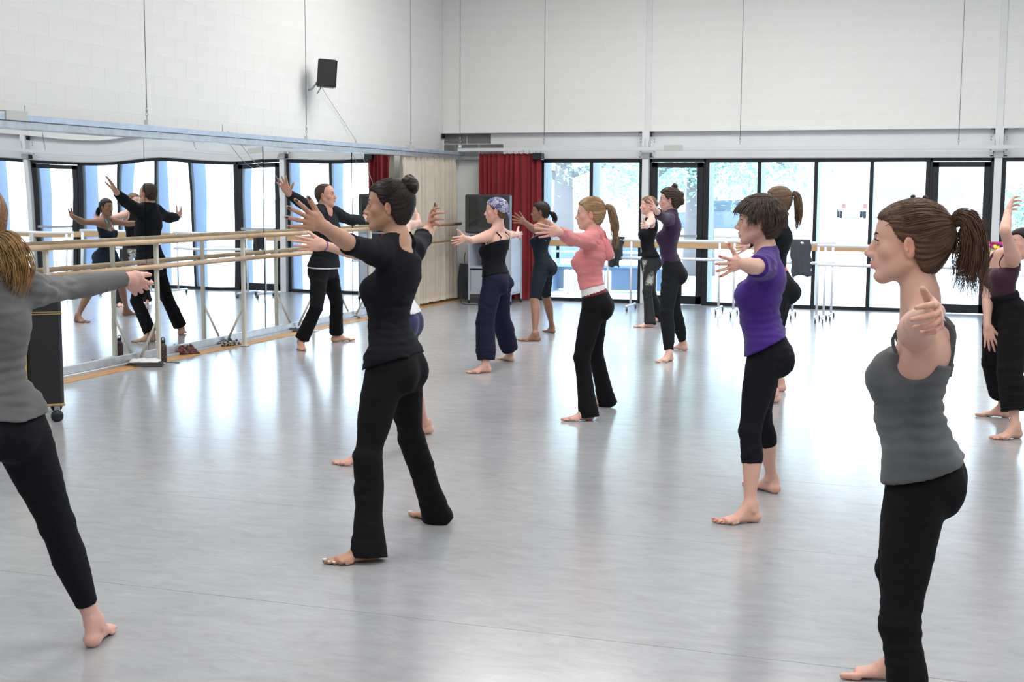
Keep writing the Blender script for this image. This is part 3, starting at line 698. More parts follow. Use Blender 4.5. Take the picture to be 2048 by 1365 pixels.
def arm_prims(g, i, infl=0.0, t_end=None, fat=None, loose=0.0):
    k = g.k; f = (fat or g.s.get('armfat', 1.0))*(1.2 if g.s.get('male') else 1.0); sh, e, w = g.sh[i], g.el[i], g.wr[i]
    L = [cone(sh-g.sp*.004, sh+(e-sh)*.22, .049*k*f+infl, .047*k*f+infl, .035)]
    uf = lambda t: np.interp(t, [0, .25, .6, 1], [.047, .046, .040, .034])*k*f+infl+loose*t
    ff = lambda t: np.interp(t, [0, .22, .6, 1], [.035, .040, .031, .023])*k*f+infl+loose*(1-.5*t)
    n = 4; te = 2 if t_end is None else t_end
    def seg(A, B, fn, a, b, last):
        ts = np.linspace(a, b, n+1); P = [(float((t-a)/(b-a)), fn(t), fn(t), fn(t)) for t in ts]
        return tube(A+(B-A)*a, A+(B-A)*b, g.sp+V(.01, .02, 0), P, .02, (.03, 0 if (last and t_end is not None) else .03))
    if te <= 1: L.append(seg(sh, e, uf, 0, te, True)); return L
    L.append(seg(sh, e, uf, 0, 1, False)); L.append(seg(e, w, ff, 0, te-1, True))
    return L
def neck_prims(g, infl=0.0):
    k = g.k; m_ = 1.18 if g.s.get('male') else .98; top = HL(g, 0, -.030, -.045); L = [cone(g.nb-g.sp*.02, top, .055*k*m_+infl, .050*k*m_+infl, .022)]
    mid = g.nb+(top-g.nb)*.30-g.cfo*.012
    for i in (0, 1): L.append(cone(mid, g.sh[i]+g.sp*.022*k-g.cfo*.01, .036*k+infl, .032*k+infl, .035))
    return L
def body_prims(g, detail):
    L = torso_prims(g, -.002)+butt_prims(g, -.004)
    sl = g.s.get('slim', 1)      # legs sit a little inside the trousers that cover them
    for i in (0, 1): L += leg_prims(g, i, th=[(a, b*g.s.get('legfat', 1)-.005, c_*g.s.get('legfat', 1)-.005, d*g.s.get('legfat', 1)-.005) for a, b, c_, d in THIGH] if sl else None, sn=[(a, b-.004, c_-.004, d-.005) if a < .9 else (a, b, c_, d) for a, b, c_, d in SHIN] if sl == 2 else None)
    for i in (0, 1): L += arm_prims(g, i)
    L += neck_prims(g)
    for i in (0, 1): L += foot_prims(g, i)
    for i in (0, 1): L += hand_prims(g, i)
    L += head_prims(g, detail)
    return L
def build_body(g, q):
    g.tips = {}; g.toes = {}
    P = body_prims(g, q['detail'])
    regs = []   # (centre, radius, h, plane point, plane normal) fine pieces live beyond the plane within the radius
    k = g.k
    hn = nrm(HL(g, 0, -.03, -.045)-g.nb)
    regs.append((g.hd, .20, q['head'], g.nb+(HL(g, 0, -.030, -.045)-g.nb)*.72, hn))
    for i in (0, 1):
        fw = nrm(g.wr[i]-g.el[i]); regs.append((g.wr[i]+g.hdir[i]*.09*k, .16*k, q['hand'], g.wr[i]-fw*.035*k, fw))
        regs.append((g.an[i]+g.toe[i]*.08*k, .21*k, q['foot'], g.an[i]+V(0, 0, .045), V(0, 0, -1.0)))
    def inside(r, p, mrg): return (np.linalg.norm(p-r[0], axis=1) < r[1]) & (((p-r[3])@r[4]) > mrg)
    parts = [polygonise(P, q['body'], keep=lambda p: ~np.any([inside(r, p, q['body']*.6) for r in regs], axis=0))]
    for r in regs:
        box = (r[0]-r[1], r[0]+r[1]); parts.append(polygonise(P, r[2], box, keep=lambda p, r=r: inside(r, p, -q['body']*.6)))
    v, f = join(parts)
    # true skin colouring: lips, cheeks, finger tips, scalp under the hair
    base = np.array(g.s['skin']); c = np.tile(base, (len(v), 1)); loc = ((v-g.hd)@g.HR.T)/g.hs
    lip = np.exp(-(((np.abs(loc[:, 0])/.021)**4)+((loc[:, 2]+.0665)/.0105)**4)*1.2)*(loc[:, 1] > .080)
    ch = np.exp(-(((np.abs(loc[:, 0])-.045)/.022)**2+((loc[:, 2]+.03)/.022)**2+((loc[:, 1]-.055)/.03)**2))*.35
    ears = np.exp(-(((np.abs(loc[:, 0])-.078)/.012)**2+((loc[:, 2]+.008)/.03)**2+((loc[:, 1]+.01)/.02)**2))*.55
    red = base*np.array([1.05, .62, .58]); w = np.clip(ch+ears, 0, 1)[:, None]; c = c*(1-w)+red*w
    lc = np.array(g.s.get('lips', base*np.array([.95, .45, .45]))); w = (lip*.85)[:, None]; c = c*(1-w)+lc*w
    for i in (0, 1):
        dist = np.linalg.norm(v-g.wr[i]-g.hdir[i]*.12*k, axis=1); w = (np.exp(-(dist/.06)**2)*.3)[:, None]; c = c*(1-w)+red*w
        dist = np.linalg.norm(v-g.an[i]-g.toe[i]*.15*k, axis=1); w = (np.exp(-(dist/.07)**2)*.35)[:, None]; c = c*(1-w)+red*w
    c *= (1+.04*snoise(v, 40, 3)[:, None])
    return v, f, c
# ---------------------------------------------------------------- cloth
def fold(amp, axis=None, f=60, seed=1, aniso=.25):
    """cloth folds: noise squeezed along an axis so creases run across it"""
    ax_ = nrm(axis) if axis is not None else V(0, 0, 1)
    def fn(x, y, z):
        p = np.stack([x, y, z], 1).astype(float); a = p@ax_; q = p*aniso+np.outer(a, ax_)*(1-aniso)
        return -amp*(np.abs(snoise(q, f, seed))*2.3-.8)*np.clip(.45+1.0*snoise(p, 9, seed+4), 0, 1.25)
    return Prim(fn, [0]*3, [0]*3, 'DISP', 0)
def finish(name, me, mat_, root):
    return link(name, me, mat_, root)
HAIRLINE = ([-.13, -.09, -.06, -.03, -.01, .01, .03, .06, .085, .13], [-.055, -.050, -.040, -.022, -.002, .018, .034, .052, .066, .07])
def hair_cap(g, thick=.010, back=0.0, k=.01, line=None, earcut=True, low=-.085, grooves=.0012, gaxis=None, vol=None, front=0.0):
    s = g.hs; R = g.HR; P = lambda x, y, z: HL(g, x, y, z); line = line or HAIRLINE
    L = [ell(P(0, -.014-back/2, .030), (V(.073, .093+back/2, .085)+thick)*s, R, k), ell(P(0, .030, .036), (V(.058, .054, .060)+thick*.8)*s, R, .03*s),
         ell(P(0, -.040-back/2, -.020), (V(.062, .052, .065)+thick)*s, R, .03*s)]
    if vol: L += [ell(P(*c), V(*r)*s, R, .025*s) for c, r in vol]
    hx, hy = np.array(line[0]), np.array(line[1])+front
    T = np.linspace(-.16, .16, 129); tab = np.interp(T, hx, hy)
    tab = np.convolve(np.pad(tab, 4, mode='edge'), np.ones(9)/9, 'valid').astype(F4)
    hd = g.hd
    def cutf(x, y, z):
        X, Y, Z = x-F4(hd[0]), y-F4(hd[1]), z-F4(hd[2])
        yy = (X*F4(R[1, 0])+Y*F4(R[1, 1])+Z*F4(R[1, 2]))/F4(s); zz = (X*F4(R[2, 0])+Y*F4(R[2, 1])+Z*F4(R[2, 2]))/F4(s); xx = (X*F4(R[0, 0])+Y*F4(R[0, 1])+Z*F4(R[0, 2]))/F4(s)
        i = np.clip(((zz+.16)/.0025), 0, 127.9); j = i.astype(np.int32); gg = tab[j]*(1-(i-j))+tab[np.minimum(j+1, 128)]*(i-j)
        gg = gg + F4(.030)*np.clip(1-(xx/.06)**2, 0, 1)*(zz > .02)      # rounder across the forehead
        return np.maximum((yy-gg)*F4(.7), (F4(low)-zz-np.clip(yy+.04, 0, 1)*.3)*F4(.9))*F4(s)
    L.append(Prim(cutf, hd-.3, hd+.3, 'I', .006*s))
    if earcut:
        for x in (-1, 1): L.append(ell(P(x*.082, -.006, -.012), V(.022, .019, .032)*s, R, .008*s, 'S'))
    ga = gaxis if gaxis is not None else V(0, -.10, .03)
    g.gaxis = ga
    if grooves:
        def gr(x, y, z):
            p = (np.stack([x, y, z], 1).astype(float)-hd)@R.T/s-ga; th = np.arctan2(p[:, 0], -p[:, 2]*.9-p[:, 1]*.0+1e-6); rr = np.linalg.norm(p, axis=1)
            return -grooves*(np.sin(th*52+2.5*np.sin(th*5+rr*12))+.6*np.sin(th*83+3*np.sin(rr*18)))
        L.append(Prim(gr, [0]*3, [0]*3, 'DISP', 0))
    return L
def hair_col(g, v, c1, c2, seed=0, freq=26, ga=None):
    ga = g.gaxis if ga is None else ga
    p = (v-g.hd)@g.HR.T/g.hs-ga; th = np.arctan2(p[:, 0], -p[:, 2]+1e-6); rr = np.linalg.norm(p, axis=1)
    n = .5+.5*np.sin(th*freq+2*np.sin(th*7+seed)+2.5*np.sin(rr*25+th*3)); n2 = .5+.5*np.sin(th*freq*2.3+rr*18+seed)
    w = np.clip(.65*n+.35*n2, 0, 1)[:, None]**1.5
    return np.array(c1)*(1-w)+np.array(c2)*w
def strands(root, name, mat_, curves, rad, nside=4):
    """curves: list of point arrays"""
    mb = MB()
    for c in curves:
        n = len(c); mb.sweep([tuple(p) for p in c], [rad*(1-.8*abs(2*i/(n-1)-.8)**2.5*.7) for i in range(n)], nside, cap=False)
    return mb.build(name, mat_, root)
def bez(pts, n=14):
    """Catmull-Rom through points"""
    P = [np.asarray(p, float) for p in pts]; P = [2*P[0]-P[1]]+P+[2*P[-1]-P[-2]]; out = []
    m_ = len(P)-3
    for i in range(n):
        t = i/(n-1)*m_; j = min(int(t), m_-1); t -= j; a, b, c, d = P[j:j+4]
        out.append(.5*((2*b)+(-a+c)*t+(2*a-5*b+4*c-d)*t*t+(-a+3*b-3*c+d)*t**3))
    return np.array(out)
def tail_strands(path, n, r0, rprof, rnd, seg=14, wob=.006, over=0.0):
    """n strands around a path; rprof radius of the bundle along it"""
    C = bez(path, seg); out = []
    for j in range(n):
        a = rnd.uniform(0, 2*pi); q = sqrt(rnd.random()); ph = rnd.uniform(0, 6); ln = rnd.uniform(.72, 1.0+over); o = []
        w1 = rnd.uniform(2, 5)
        for i in range(seg):
            t = i/(seg-1); tt = min(t*ln, 1.0); x = tt*(seg-1); i0 = min(int(x), seg-2); p = C[i0]*(1-(x-i0))+C[i0+1]*(x-i0)
            d = nrm(C[min(i0+1, seg-1)]-C[max(i0-1, 0)]); u = nrm(np.cross(d, [.31, .52, .79])); v = np.cross(d, u); R_ = np.interp(tt, *zip(*rprof))*q
            o.append(p+(u*cos(a+tt*1.2)+v*sin(a+tt*1.2))*R_+u*wob*sin(ph+tt*w1*2)*tt+v*wob*cos(ph*1.7+tt*w1*3)*tt)
        out.append(np.array(o))
    return out
# ================================================================ garments
def plane_t(g, t, tilt=0.0, keep='below', k=.004):
    A, N = torso_axis(g); p = A+(N-A)*t; fr = nrm(g.ff+g.cf); n = nrm(g.sp+fr*tilt)
    return plane(p, n if keep == 'below' else -n, g.pel-V(.7, .7, .9), g.pel+V(.7, .7, .95), k)
FLARE = [(0, .060, .060, .060), (.35, .058, .054, .066), (.7, .064, .058, .074), (1, .078, .066, .092)]
STRAIGHT = [(0, .066, .064, .066), (.4, .068, .062, .074), (.8, .072, .066, .078), (1, .076, .070, .080)]
BAGGY = [(0, .085, .085, .088), (.3, .095, .088, .10), (.7, .095, .09, .10), (.9, .078, .07, .085), (1, .045, .045, .048)]
BAGTH = [(0, .100, .095, .10), (.5, .098, .092, .096), (1, .085, .085, .088)]
LOOSETH = [(0, .096, .092, .098), (.5, .084, .084, .084), (1, .066, .064, .066)]
JOG = [(0, .066, .064, .066), (.35, .068, .060, .076), (.75, .055, .050, .060), (.82, .045, .045, .048), (1, .040, .040, .043)]
def pants(g, o):
    i_ = o.get('infl', .006); L = torso_prims(g, i_, False)+butt_prims(g, i_, o.get('butt', 1.0))
    for i in (0, 1): 
        te = o['end'][i] if isinstance(o['end'], (list, tuple)) else o['end']
        k2 = .022
        if te > 2:
            kn, an = g.kn[i], g.an[i].copy(); B = kn+(an-kn)*(te-1); B[2] = max(B[2], o.get('zmin', .018)); h = g.hip[i]; fr = nrm(g.ff*.4+g.toe[i]*.6); k = g.k
            th = [(p[0],)+tuple(q*k for q in p[1:]) for p in (o.get('th') or [(a, b+i_, c+i_, d+i_) for a, b, c, d in THIGH])]; sn = [(p[0],)+tuple(q*k for q in p[1:]) for p in o['sn']]
            L += [tube(h, kn, fr, th, k2, (.06, .05)), tube(kn, B, fr, sn, .02, (.045, 0))]
        else: L += leg_prims(g, i, i_ if o.get('th') is None else 0.0, o.get('th'), o.get('sn'), te, k2)
    L.append(plane_t(g, o.get('waist', .36), o.get('wtilt', .22)))
    L.append(fold(o.get('amp', .0022), o.get('faxis', g.sp), o.get('ff', 45), o.get('seed', 1), .35))
    if o.get('bunch'):
        ps = [(g.kn[i]+(g.an[i]-g.kn[i])*.75, g.an[i]-g.kn[i]) for i in (0, 1)]
        def bf(x, y, z):
            p = np.stack([x, y, z], 1).astype(float); r = 0
            for c, a in ps:
                a = nrm(a); w = np.exp(-(np.linalg.norm(p-c, axis=1)/.11)**2); r = r-o['bunch']*w*np.sin((p@a)*210+1.5*snoise(p, 14, 5))
            return r
        L.append(Prim(bf, [0]*3, [0]*3, 'DISP', 0))
    return L
def waistband(g, o):
    i_ = o.get('infl', .011); L = torso_prims(g, i_, False)+butt_prims(g, i_-.002)
    return L+[plane_t(g, o['t1'], o.get('wtilt', .22)), plane_t(g, o['t0'], o.get('wtilt', .22), 'above')]+([fold(.002, g.sp, 60, 4)] if o.get('fold') else [])
def top(g, o):
    i_ = o.get('infl', .007); k = g.k; L = torso_prims(g, i_, True, bk=o.get('bk', .05), extra=o.get('extra'))
    if o.get('butt'):
        L += butt_prims(g, i_+o.get('bx', .005))
        for i in (0, 1): L.append(cone(g.hip[i]+V(0, 0, .035), g.hip[i]+(g.kn[i]-g.hip[i])*.22, .084*k+i_+.006, .084*k+i_+.006, .03))
    se = o.get('sleeve')
    if se is not None:
        for i in (0, 1): L += arm_prims(g, i, o.get('sinfl', i_), se[i] if isinstance(se, (list, tuple)) else se, loose=o.get('loose', 0))
        mid = g.nb+(HL(g, 0, -.03, -.045)-g.nb)*.26-g.cfo*.012
        for i in (0, 1): L.append(cone(mid, g.sh[i]+g.sp*.022*k-g.cfo*.01, .036*k+i_, .032*k+i_, .035))
    L.append(plane_t(g, o.get('hem', .16), o.get('htilt', 0), 'above'))
    if 'tcut' in o: L.append(plane_t(g, o['tcut'], o.get('ttilt', 0)))
    for sx_, r in o.get('armhole', []):
        for x in (-1, 1): L.append(ell(g.nb-g.sp*(sx_[2])*k+g.cl*x*sx_[0]*k+g.cfo*sx_[1]*k, V(*r)*k, np.array([g.cl, g.cfo, g.sp]), .006, 'S'))
    nk = o.get('neck', (.066, .03, .0))      # radius, drop front, drop back
    if nk: 
        nd = nrm(HL(g, 0, -.03, -.045)-g.nb)
        L.append(cone(g.nb+g.cfo*(nk[1]*.5)*k-g.sp*.002+nd*.02, g.nb+nd*.25+g.cfo*.06, nk[0]*k, (nk[0]+.01)*k, .006, 'S'))
        if nk[1] > 0: L.append(ell(g.nb+g.cfo*.065*k-g.sp*nk[1]*.3*k+g.sp*.02, V(nk[0]*1.0, .06, nk[1]+.02)*k, np.array([g.cl, g.cfo, g.sp]), .006, 'S'))
        if nk[2] > 0: L.append(ell(g.nb-g.cfo*.075*k-g.sp*nk[2]*.3*k+g.sp*.02, V(nk[0]*1.0, .06, nk[2]+.02)*k, np.array([g.cl, g.cfo, g.sp]), .006, 'S'))
        L.append(plane(g.nb+g.sp*.055*k, g.sp, g.nb-.2, g.nb+.3))
    L.append(fold(o.get('amp', .0025), g.sp, o.get('ff', 40), o.get('seed', 2), o.get('an', .35)))
    if o.get('bunch'):
        A, N = torso_axis(g); c = A+(N-A)*.42
        def bf(x, y, z):
            p = np.stack([x, y, z], 1).astype(float); w = np.exp(-(((p-c)@g.sp)/.11)**2)
            bk_ = .45+.55*(((p-c)@g.cfo) < 0.02)
            return -o['bunch']*w*bk_*np.sin((p@g.sp)*170+2.2*snoise(p, 9, 7))
        L.append(Prim(bf, [0]*3, [0]*3, 'DISP', 0))
    return L
def torso_pt(g, t, side, front, off=.004):
    """point on the torso skin: side/front in -1..1 on the elliptical section"""
    A, N = torso_axis(g); pr = np.array([(list(p)+[0, 0])[:6] for p in torso_prof(g)]); a, bf, bb, cs, cf = [np.interp(t, pr[:, 0], pr[:, j]) for j in range(1, 6)]
    fr = nrm(g.ff+g.cf); u, v, w = frame(N-A, fr); q = sqrt(side*side+front*front); side, front = side/q, front/q
    return A+(N-A)*t-u*0+g.cl*side*(a+off)+v*(front*((bf if front > 0 else bb)+off)+cf)
def straps(g, w=.006, sd=.075, t=.80, back='straight', rise=.0, tb=None):
    """two shoulder straps laid over the shoulders"""
    k = g.k; cs = []
    for x in (-1, 1):
        f0 = torso_pt(g, t, x*.55, .8, .006); top_ = g.nb+g.cl*x*sd*k+g.sp*(-.005+rise)*k-g.cfo*.006*k
        if back == 'race': b0 = torso_pt(g, tb or .74, x*.25, -1, .004); b1 = torso_pt(g, .88, x*.40, -.9, .004)
        else: b1 = torso_pt(g, .88, x*.50, -.85, .012); b0 = torso_pt(g, tb or t-.04, x*.55, -.85, .008)
        f1 = torso_pt(g, .88, x*.55, .8, .012)
        cs.append(bez([f0-g.sp*.02, f0, f1+g.cfo*.008, top_+g.sp*.022, (top_+b1)/2+g.sp*.014-g.cfo*.012, b1+g.sp*.004-g.cfo*.003, b0, b0-g.sp*.02], 20))
    return cs
# ---------------------------------------------------------------- assembling one person
QN = dict(detail=True, body=.0095, head=.0024, hand=.0032, foot=.0040, cloth=.0065, hair=.0040)
QM = dict(detail=True, body=.0115, head=.0034, hand=.0038, foot=.0045, cloth=.0078, hair=.0050)
QF = dict(detail=False, body=.0125, head=.0042, hand=.0044, foot=.0050, cloth=.0090, hair=.0060)
def tube_to_quads(mb): return mb
def compute(s):
    """all the heavy numpy work of one figure"""
    g = solve(s); q = s['q']; out = []
    v, f, c = build_body(g, q); out.append(('body', v, f, c, 'skin', None))
    for o in s['clothes']:
        fn = dict(pants=pants, top=top, band=waistband)[o['type']]; P = fn(g, o)
        v, f = polygonise(P, o.get('h', q['cloth'])); out.append((o['name'], v, f, o.get('colfn', None) and o['colfn'](g, v), o['mat'], o.get('label')))
    h = s.get('hair')
    if h:
        P = hair_cap(g, **h.get('cap', {})); 
        for e in h.get('extra', []): P.insert(-2 if True else 0, e(g))
        P2 = [p for p in P if p.op != 'DISP']+[p for p in P if p.op == 'DISP']
        v, f = polygonise(P2, q['hair'])
        out.append((h.get('name', 'hair'), v, f, hair_col(g, v, *h['col']), 'haircap' if not h.get('mat') else h['mat'], None))
        for bun in h.get('buns', []):
            P = bun(g); v, f = polygonise(P, q['hair']); g2 = P[0].lo*.5+P[0].hi*.5
            p = (v-g2); th = np.arctan2(p@g.HR[0], p@g.HR[2]); w = (.5+.5*np.sin(th*9+(p@g.HR[1])*160+3*snoise(v, 30, 2)))[:, None]
            out.append(('hair_bun', v, f, np.array(h['col'][0])*(1-w)+np.array(h['col'][1])*w, 'haircap', None))
    if s.get('bandana'):
        P = hair_cap(g, thick=.014, grooves=0, low=-.02, line=([-.13, -.02, -.01, .03, .06, .085, .13], [-.075, -.07, -.06, .010, .052, .066, .07])); P.append(fold(.002, g.HR[1], 60, 3)); v, f = polygonise(P, q['hair']*.8); out.append(('bandana', v, f, bandcol(g, v), 'bandana', None))
    return g, out
def bun_prims(c, r, n=5, seed=1):
    def fn(g):
        rnd = random.Random(seed); C = HL(g, *c); L = [ball(C, r*.85, .01)]
        ax = nrm(C-HL(g, c[0], c[1]*.4, c[2]*.55)); u = nrm(np.cross(ax, [.2, .9, .3])); v = np.cross(ax, u)
        for i in range(n):
            a = 2*pi*i/n+rnd.uniform(-.3, .3); p1 = C+(u*cos(a)+v*sin(a))*r*.55+ax*r*rnd.uniform(-.3, .3); a2 = a+1.3; p2 = C+(u*cos(a2)+v*sin(a2))*r*.55+ax*r*rnd.uniform(-.1, .4)
            L.append(cone(p1, p2, r*.42, r*.38, .006))
        def gr(x, y, z):
            p = np.stack([x, y, z], 1).astype(float)-C; th = np.arctan2(p@u, p@v); return -.0012*np.sin(th*8+(p@ax)*260+2*np.sin(th*3))
        L.append(Prim(gr, [0]*3, [0]*3, 'DISP', 0)); return L
    return fn
def realise(s, g, parts):
    root = empty('person', (g.B[0], g.B[1], 0)); off = Vector((-g.B[0], -g.B[1], 0)); o0 = np.array([g.B[0], g.B[1], 0])
    tag(root, s['label'], 'person', 'dancers in the studio')
    root['kind_note'] = ''; del root['kind_note']
    for (nm, v, f, c, mt, lab) in parts:
        me = npmesh(nm, v-o0, f, c); ob = link(nm, me, MATS[mt] if isinstance(mt, str) else mt, root)
        if lab: ob['label'] = lab
    def mbl(mb, nm, mt, lab=None):
        mb.v = [(p[0]-o0[0], p[1]-o0[1], p[2]) for p in mb.v]; ob = mb.build(nm, mt, root)
        if lab: ob['label'] = lab
        return ob
    k = g.hs; R = Matrix([list(g.HR[0]), list(g.HR[1]), list(g.HR[2])]).transposed()
    # eyes and brows
    for x in (-1, 1):
        mb = MB(); c = HL(g, x*.031, .0712 if s['q']['detail'] else .0735, .003); n = 14; r = .0141*k; fdir = nrm(g.HR[1]+g.HR[0]*x*.12)
        vs = []; fs = []; u, v_, w = frame(fdir, g.HR[2]); rings = [0.001, .18, .19, .42, .44, .7, 1.0, 1.3, 1.7]
        cols = [(.01, .01, .01), (.01, .01, .01), tuple(s.get('iris', (.10, .05, .02))), tuple(s.get('iris', (.10, .05, .02))), (.80, .78, .76), (.80, .78, .76), (.8, .74, .72), (.8, .7, .7), (.8, .7, .7)]
        cc = []
        for ri, a in enumerate(rings):
            for j in range(n): t = 2*pi*j/n; vs.append(c+(fdir*cos(a)+(u*cos(t)+v_*sin(t))*sin(a))*r); cc.append(cols[ri])
        for ri in range(len(rings)-1):
            for j in range(n): j2 = (j+1) % n; fs.append((ri*n+j, ri*n+j2, (ri+1)*n+j2, (ri+1)*n+j))
        mb.add(vs, fs, True); ob = mbl(mb, 'eye', MATS['eye']); ca = ob.data.color_attributes.new('Col', 'FLOAT_COLOR', 'POINT'); ca.data.foreach_set('color', np.concatenate([np.array(cc, F4), np.ones((len(cc), 1), F4)], 1).ravel())
        mb = MB(); pts = [HL(g, x*a, b, z_) for a, b, z_ in ((.012, .0875, .020), (.024, .087, .0245), (.036, .0815, .0255), (.047, .071, .020))]
        mb.sweep([tuple(p) for p in bez(pts, 8)], [.0022*k, .0030*k, .0033*k, .0033*k, .003*k, .0026*k, .002*k, .001*k], 6); mbl(mb, 'eyebrow', MATS[s.get('brow', 'brow_dark')])
        if s['q']['detail']:
            mb = MB(); pts = [HL(g, x*a, b, z_) for a, b, z_ in ((.019, .0845, .004), (.026, .0875, .0085), (.034, .0868, .0092), (.043, .080, .0055), (.047, .077, .0045))]
            mb.sweep([tuple(p) for p in bez(pts, 10)], .0017*k, 5); mbl(mb, 'eyelash', MATS['brow_dark'])
    # nails
    nc = s.get('nails')
    if nc:
        for i in (0, 1):
            for (tp, d, tt, n_, r) in g.tips[i]:
                mb = MB(); c = tp-n_*r*.75-d*r*.4; u = np.cross(n_, d); Rm = Matrix([list(u), list(d), list(n_)]).transposed()
                mb.box(tuple(c), (r*1.35, r*2.1, r*.7), Rm, r*.25); mbl(mb, 'fingernail', MATS[nc])
    tn = s.get('toenails')
    if tn:
        for i in (0, 1):
            for (tp, d, r) in g.toes[i]:
                mb = MB(); u = np.cross(d, V(0, 0, 1)); Rm = Matrix([list(u), list(d), [0, 0, 1]]).transposed(); mb.box(tuple(tp+V(0, 0, r*.72)+d*r*.15), (r*1.3, r*1.3, r*.5), Rm, r*.2); mbl(mb, 'toenail', MATS[tn])
    for fn in s.get('more', []):
        fn(g, s, root, mbl)
    return root
def opt_straps(matn, name='strap', lab=None, **kw):
    def fn(g, s, root, mbl):
        w = kw.pop('w', .006) if False else kw.get('w', .006)
        kk = {a: b for a, b in kw.items() if a != 'w'}
        for c in straps(g, **kk):
            mb = MB(); mb.sweep([tuple(p) for p in c], [w]*len(c), 8, flat=.35, flatdir=tuple(g.sp)); mbl(mb, name, MATS[matn], lab)
    return fn
def opt_tail(path, n, rprof, matn, rad=.0012, tie=True, tiec='black_elastic', seg=16, core=True, seed=3, wob=.008, frame_='head', side=5):
    def fn(g, s, root, mbl):
        P = [HL(g, *p) for p in path]; rnd = random.Random(seed)
        mb = MB()
        for c in tail_strands(P, n, .01, rprof, rnd, seg, wob): 
            m_ = len(c); mb.sweep([tuple(p) for p in c], [rad*(1.0 if i < m_*.6 else max(.12, 1.0-(i/m_-.6)*2.2)) for i in range(m_)], 4, cap=False)
        if core:
            C = bez(P, seg); mb.sweep([tuple(p) for p in C], [max(.001, .60*np.interp(i/(seg-1), *zip(*rprof))*min(1, max(0, (.80-i/(seg-1))*4))) for i in range(seg)], 10)
        ob = mbl(mb, 'ponytail', MATS[matn])
        if tie:
            mb = MB(); a = P[0]; d = nrm(P[1]-P[0]); u, v, w = frame(d, g.HR[2]); r = rprof[0][1]*1.05
            for o in (-.004, .003):
                mb.sweep([tuple(a+d*(o+.006)+(u*cos(t)+v*sin(t))*r) for t in np.linspace(0, 2*pi, 17)], .0035, 6)
            mbl(mb, 'hair_tie', MATS[tiec])
    return fn
def opt_cap_strands(n, target, matn, rad=.0011, thick=.011, seed=5, line=None, front=0.0, back=0.0):
    """combed strands from the hairline over the head to the tie"""
    def fn(g, s, root, mbl):
        rnd = random.Random(seed); mb = MB(); T = np.array(target, float); hx, hy = (line or HAIRLINE)
        C0 = np.array([0, -.014-back/2, .030]); rad0 = np.array([.073, .093+back/2, .085])+thick
        for i in range(n):
            z = rnd.uniform(-.075, .105); y = np.interp(z, hx, hy)+front-(.015 if z < -.045 else .052 if z < .032 else .022 if z < .055 else .004)+rnd.uniform(-.10, .0)*(rnd.random()**1.5); sd = rnd.choice((-1, 1))
            d = np.array([sd*abs(rnd.gauss(.07, .02)), y, z])
            if z > .06: d[0] = rnd.uniform(-.06, .06)
            d = d-C0; q = d/rad0; d0 = q/np.linalg.norm(q); t1 = (T-C0)/rad0; t1 = t1/np.linalg.norm(t1); pts = []; m_ = 9
            lift = rnd.uniform(.990, 1.012)
            for j in range(m_):
                t = j/(m_-1); a = d0*(1-t)+t1*t; a = a/np.linalg.norm(a)*lift; p = C0+a*rad0
                if t > .7: p = p*(1-(t-.7)/.3)+T*((t-.7)/.3)
                pts.append(HL(g, *p))
            mb.sweep([tuple(p) for p in pts], [rad*g.hs*(.5+.5*min(1, 4*j/(m_-1))) for j in range(m_)], 4, cap=False)
        mbl(mb, 'combed_hair', MATS[matn])
    return fn
# ================================================================ materials for people
mat('skin', (.7, .45, .35), .5, vcol=True, spec=.35, sss=.12, bump=.05, bscale=220)
mat('eye', (.8, .8, .8), .15, vcol=True)
mat('haircap', (.1, .05, .03), .50, vcol=True, spec=.22, bump=.25, bscale=120, stretch=(1, 1, .25))
def hairm(n, c): mat(n, c, .45, spec=.3, var=.35, vscale=25)
hairm('hair_black', (.016, .011, .010)); hairm('hair_brown', (.105, .056, .034)); hairm('hair_gold', (.36, .22, .10)); hairm('hair_dkblond', (.30, .20, .11)); hairm('hair_lightbrown', (.15, .095, .055)); hairm('hair_copper', (.36, .21, .09))
mat('brow_dark', (.03, .018, .012), .7); mat('brow_fair', (.18, .11, .06), .7)
mat('black_elastic', (.008, .008, .009), .6)
def cl(n, c, bump=.18, var=.08, rough=.88, bs=260, sheen=.15): mat(n, c, rough, bump=bump, bscale=bs, var=var, vscale=7, sheen=sheen, spec=.2)
cl('black_cotton', (.0055, .0055, .007), sheen=0, bump=.1); cl('black_jersey', (.007, .0075, .011), sheen=0, bump=.1); cl('charcoal_jersey', (.009, .011, .014), sheen=0, bump=.1); cl('grey_marl', (.105, .11, .118), var=.12)
cl('grey_knit', (.145, .145, .150), var=.12); cl('pink_fleece', (.74, .26, .26), var=.10, bs=180); cl('purple_shirt', (.060, .020, .21)); cl('plum_knit', (.036, .016, .050)); cl('navy_cotton', (.012, .012, .034), sheen=0)
cl('slate_jersey', (.010, .017, .028), sheen=0); cl('white_cotton', (.78, .78, .80)); cl('maroon_band', (.16, .018, .028)); cl('maroon_lycra', (.045, .014, .030), rough=.55); cl('teal_strap', (.20, .62, .70)); cl('coral_band', (.85, .13, .09)); cl('red_cotton', (.50, .03, .05)); cl('navy_short', (.03, .03, .10)); cl('lace', (.5, .5, .5))
MATS['lace'].node_tree.nodes['Principled BSDF'].inputs['Base Color'].default_value = (.1, .1, .1, 1)
mat('lace_cloth', (.1, .1, .1), .85, vcol=True)
mat('bandana', (.2, .2, .4), .8, vcol=True)
mat('nail_dark', (.02, .02, .05), .15, coat=.5); mat('nail_red', (.75, .06, .03), .2, coat=.5); mat('nail_white', (.8, .85, .85), .2, coat=.5)
mat('silver', (.8, .8, .8), .2, 1.0); mat('tape_white', (.85, .85, .85), .7); mat('purple_tie', (.25, .12, .3), .8)
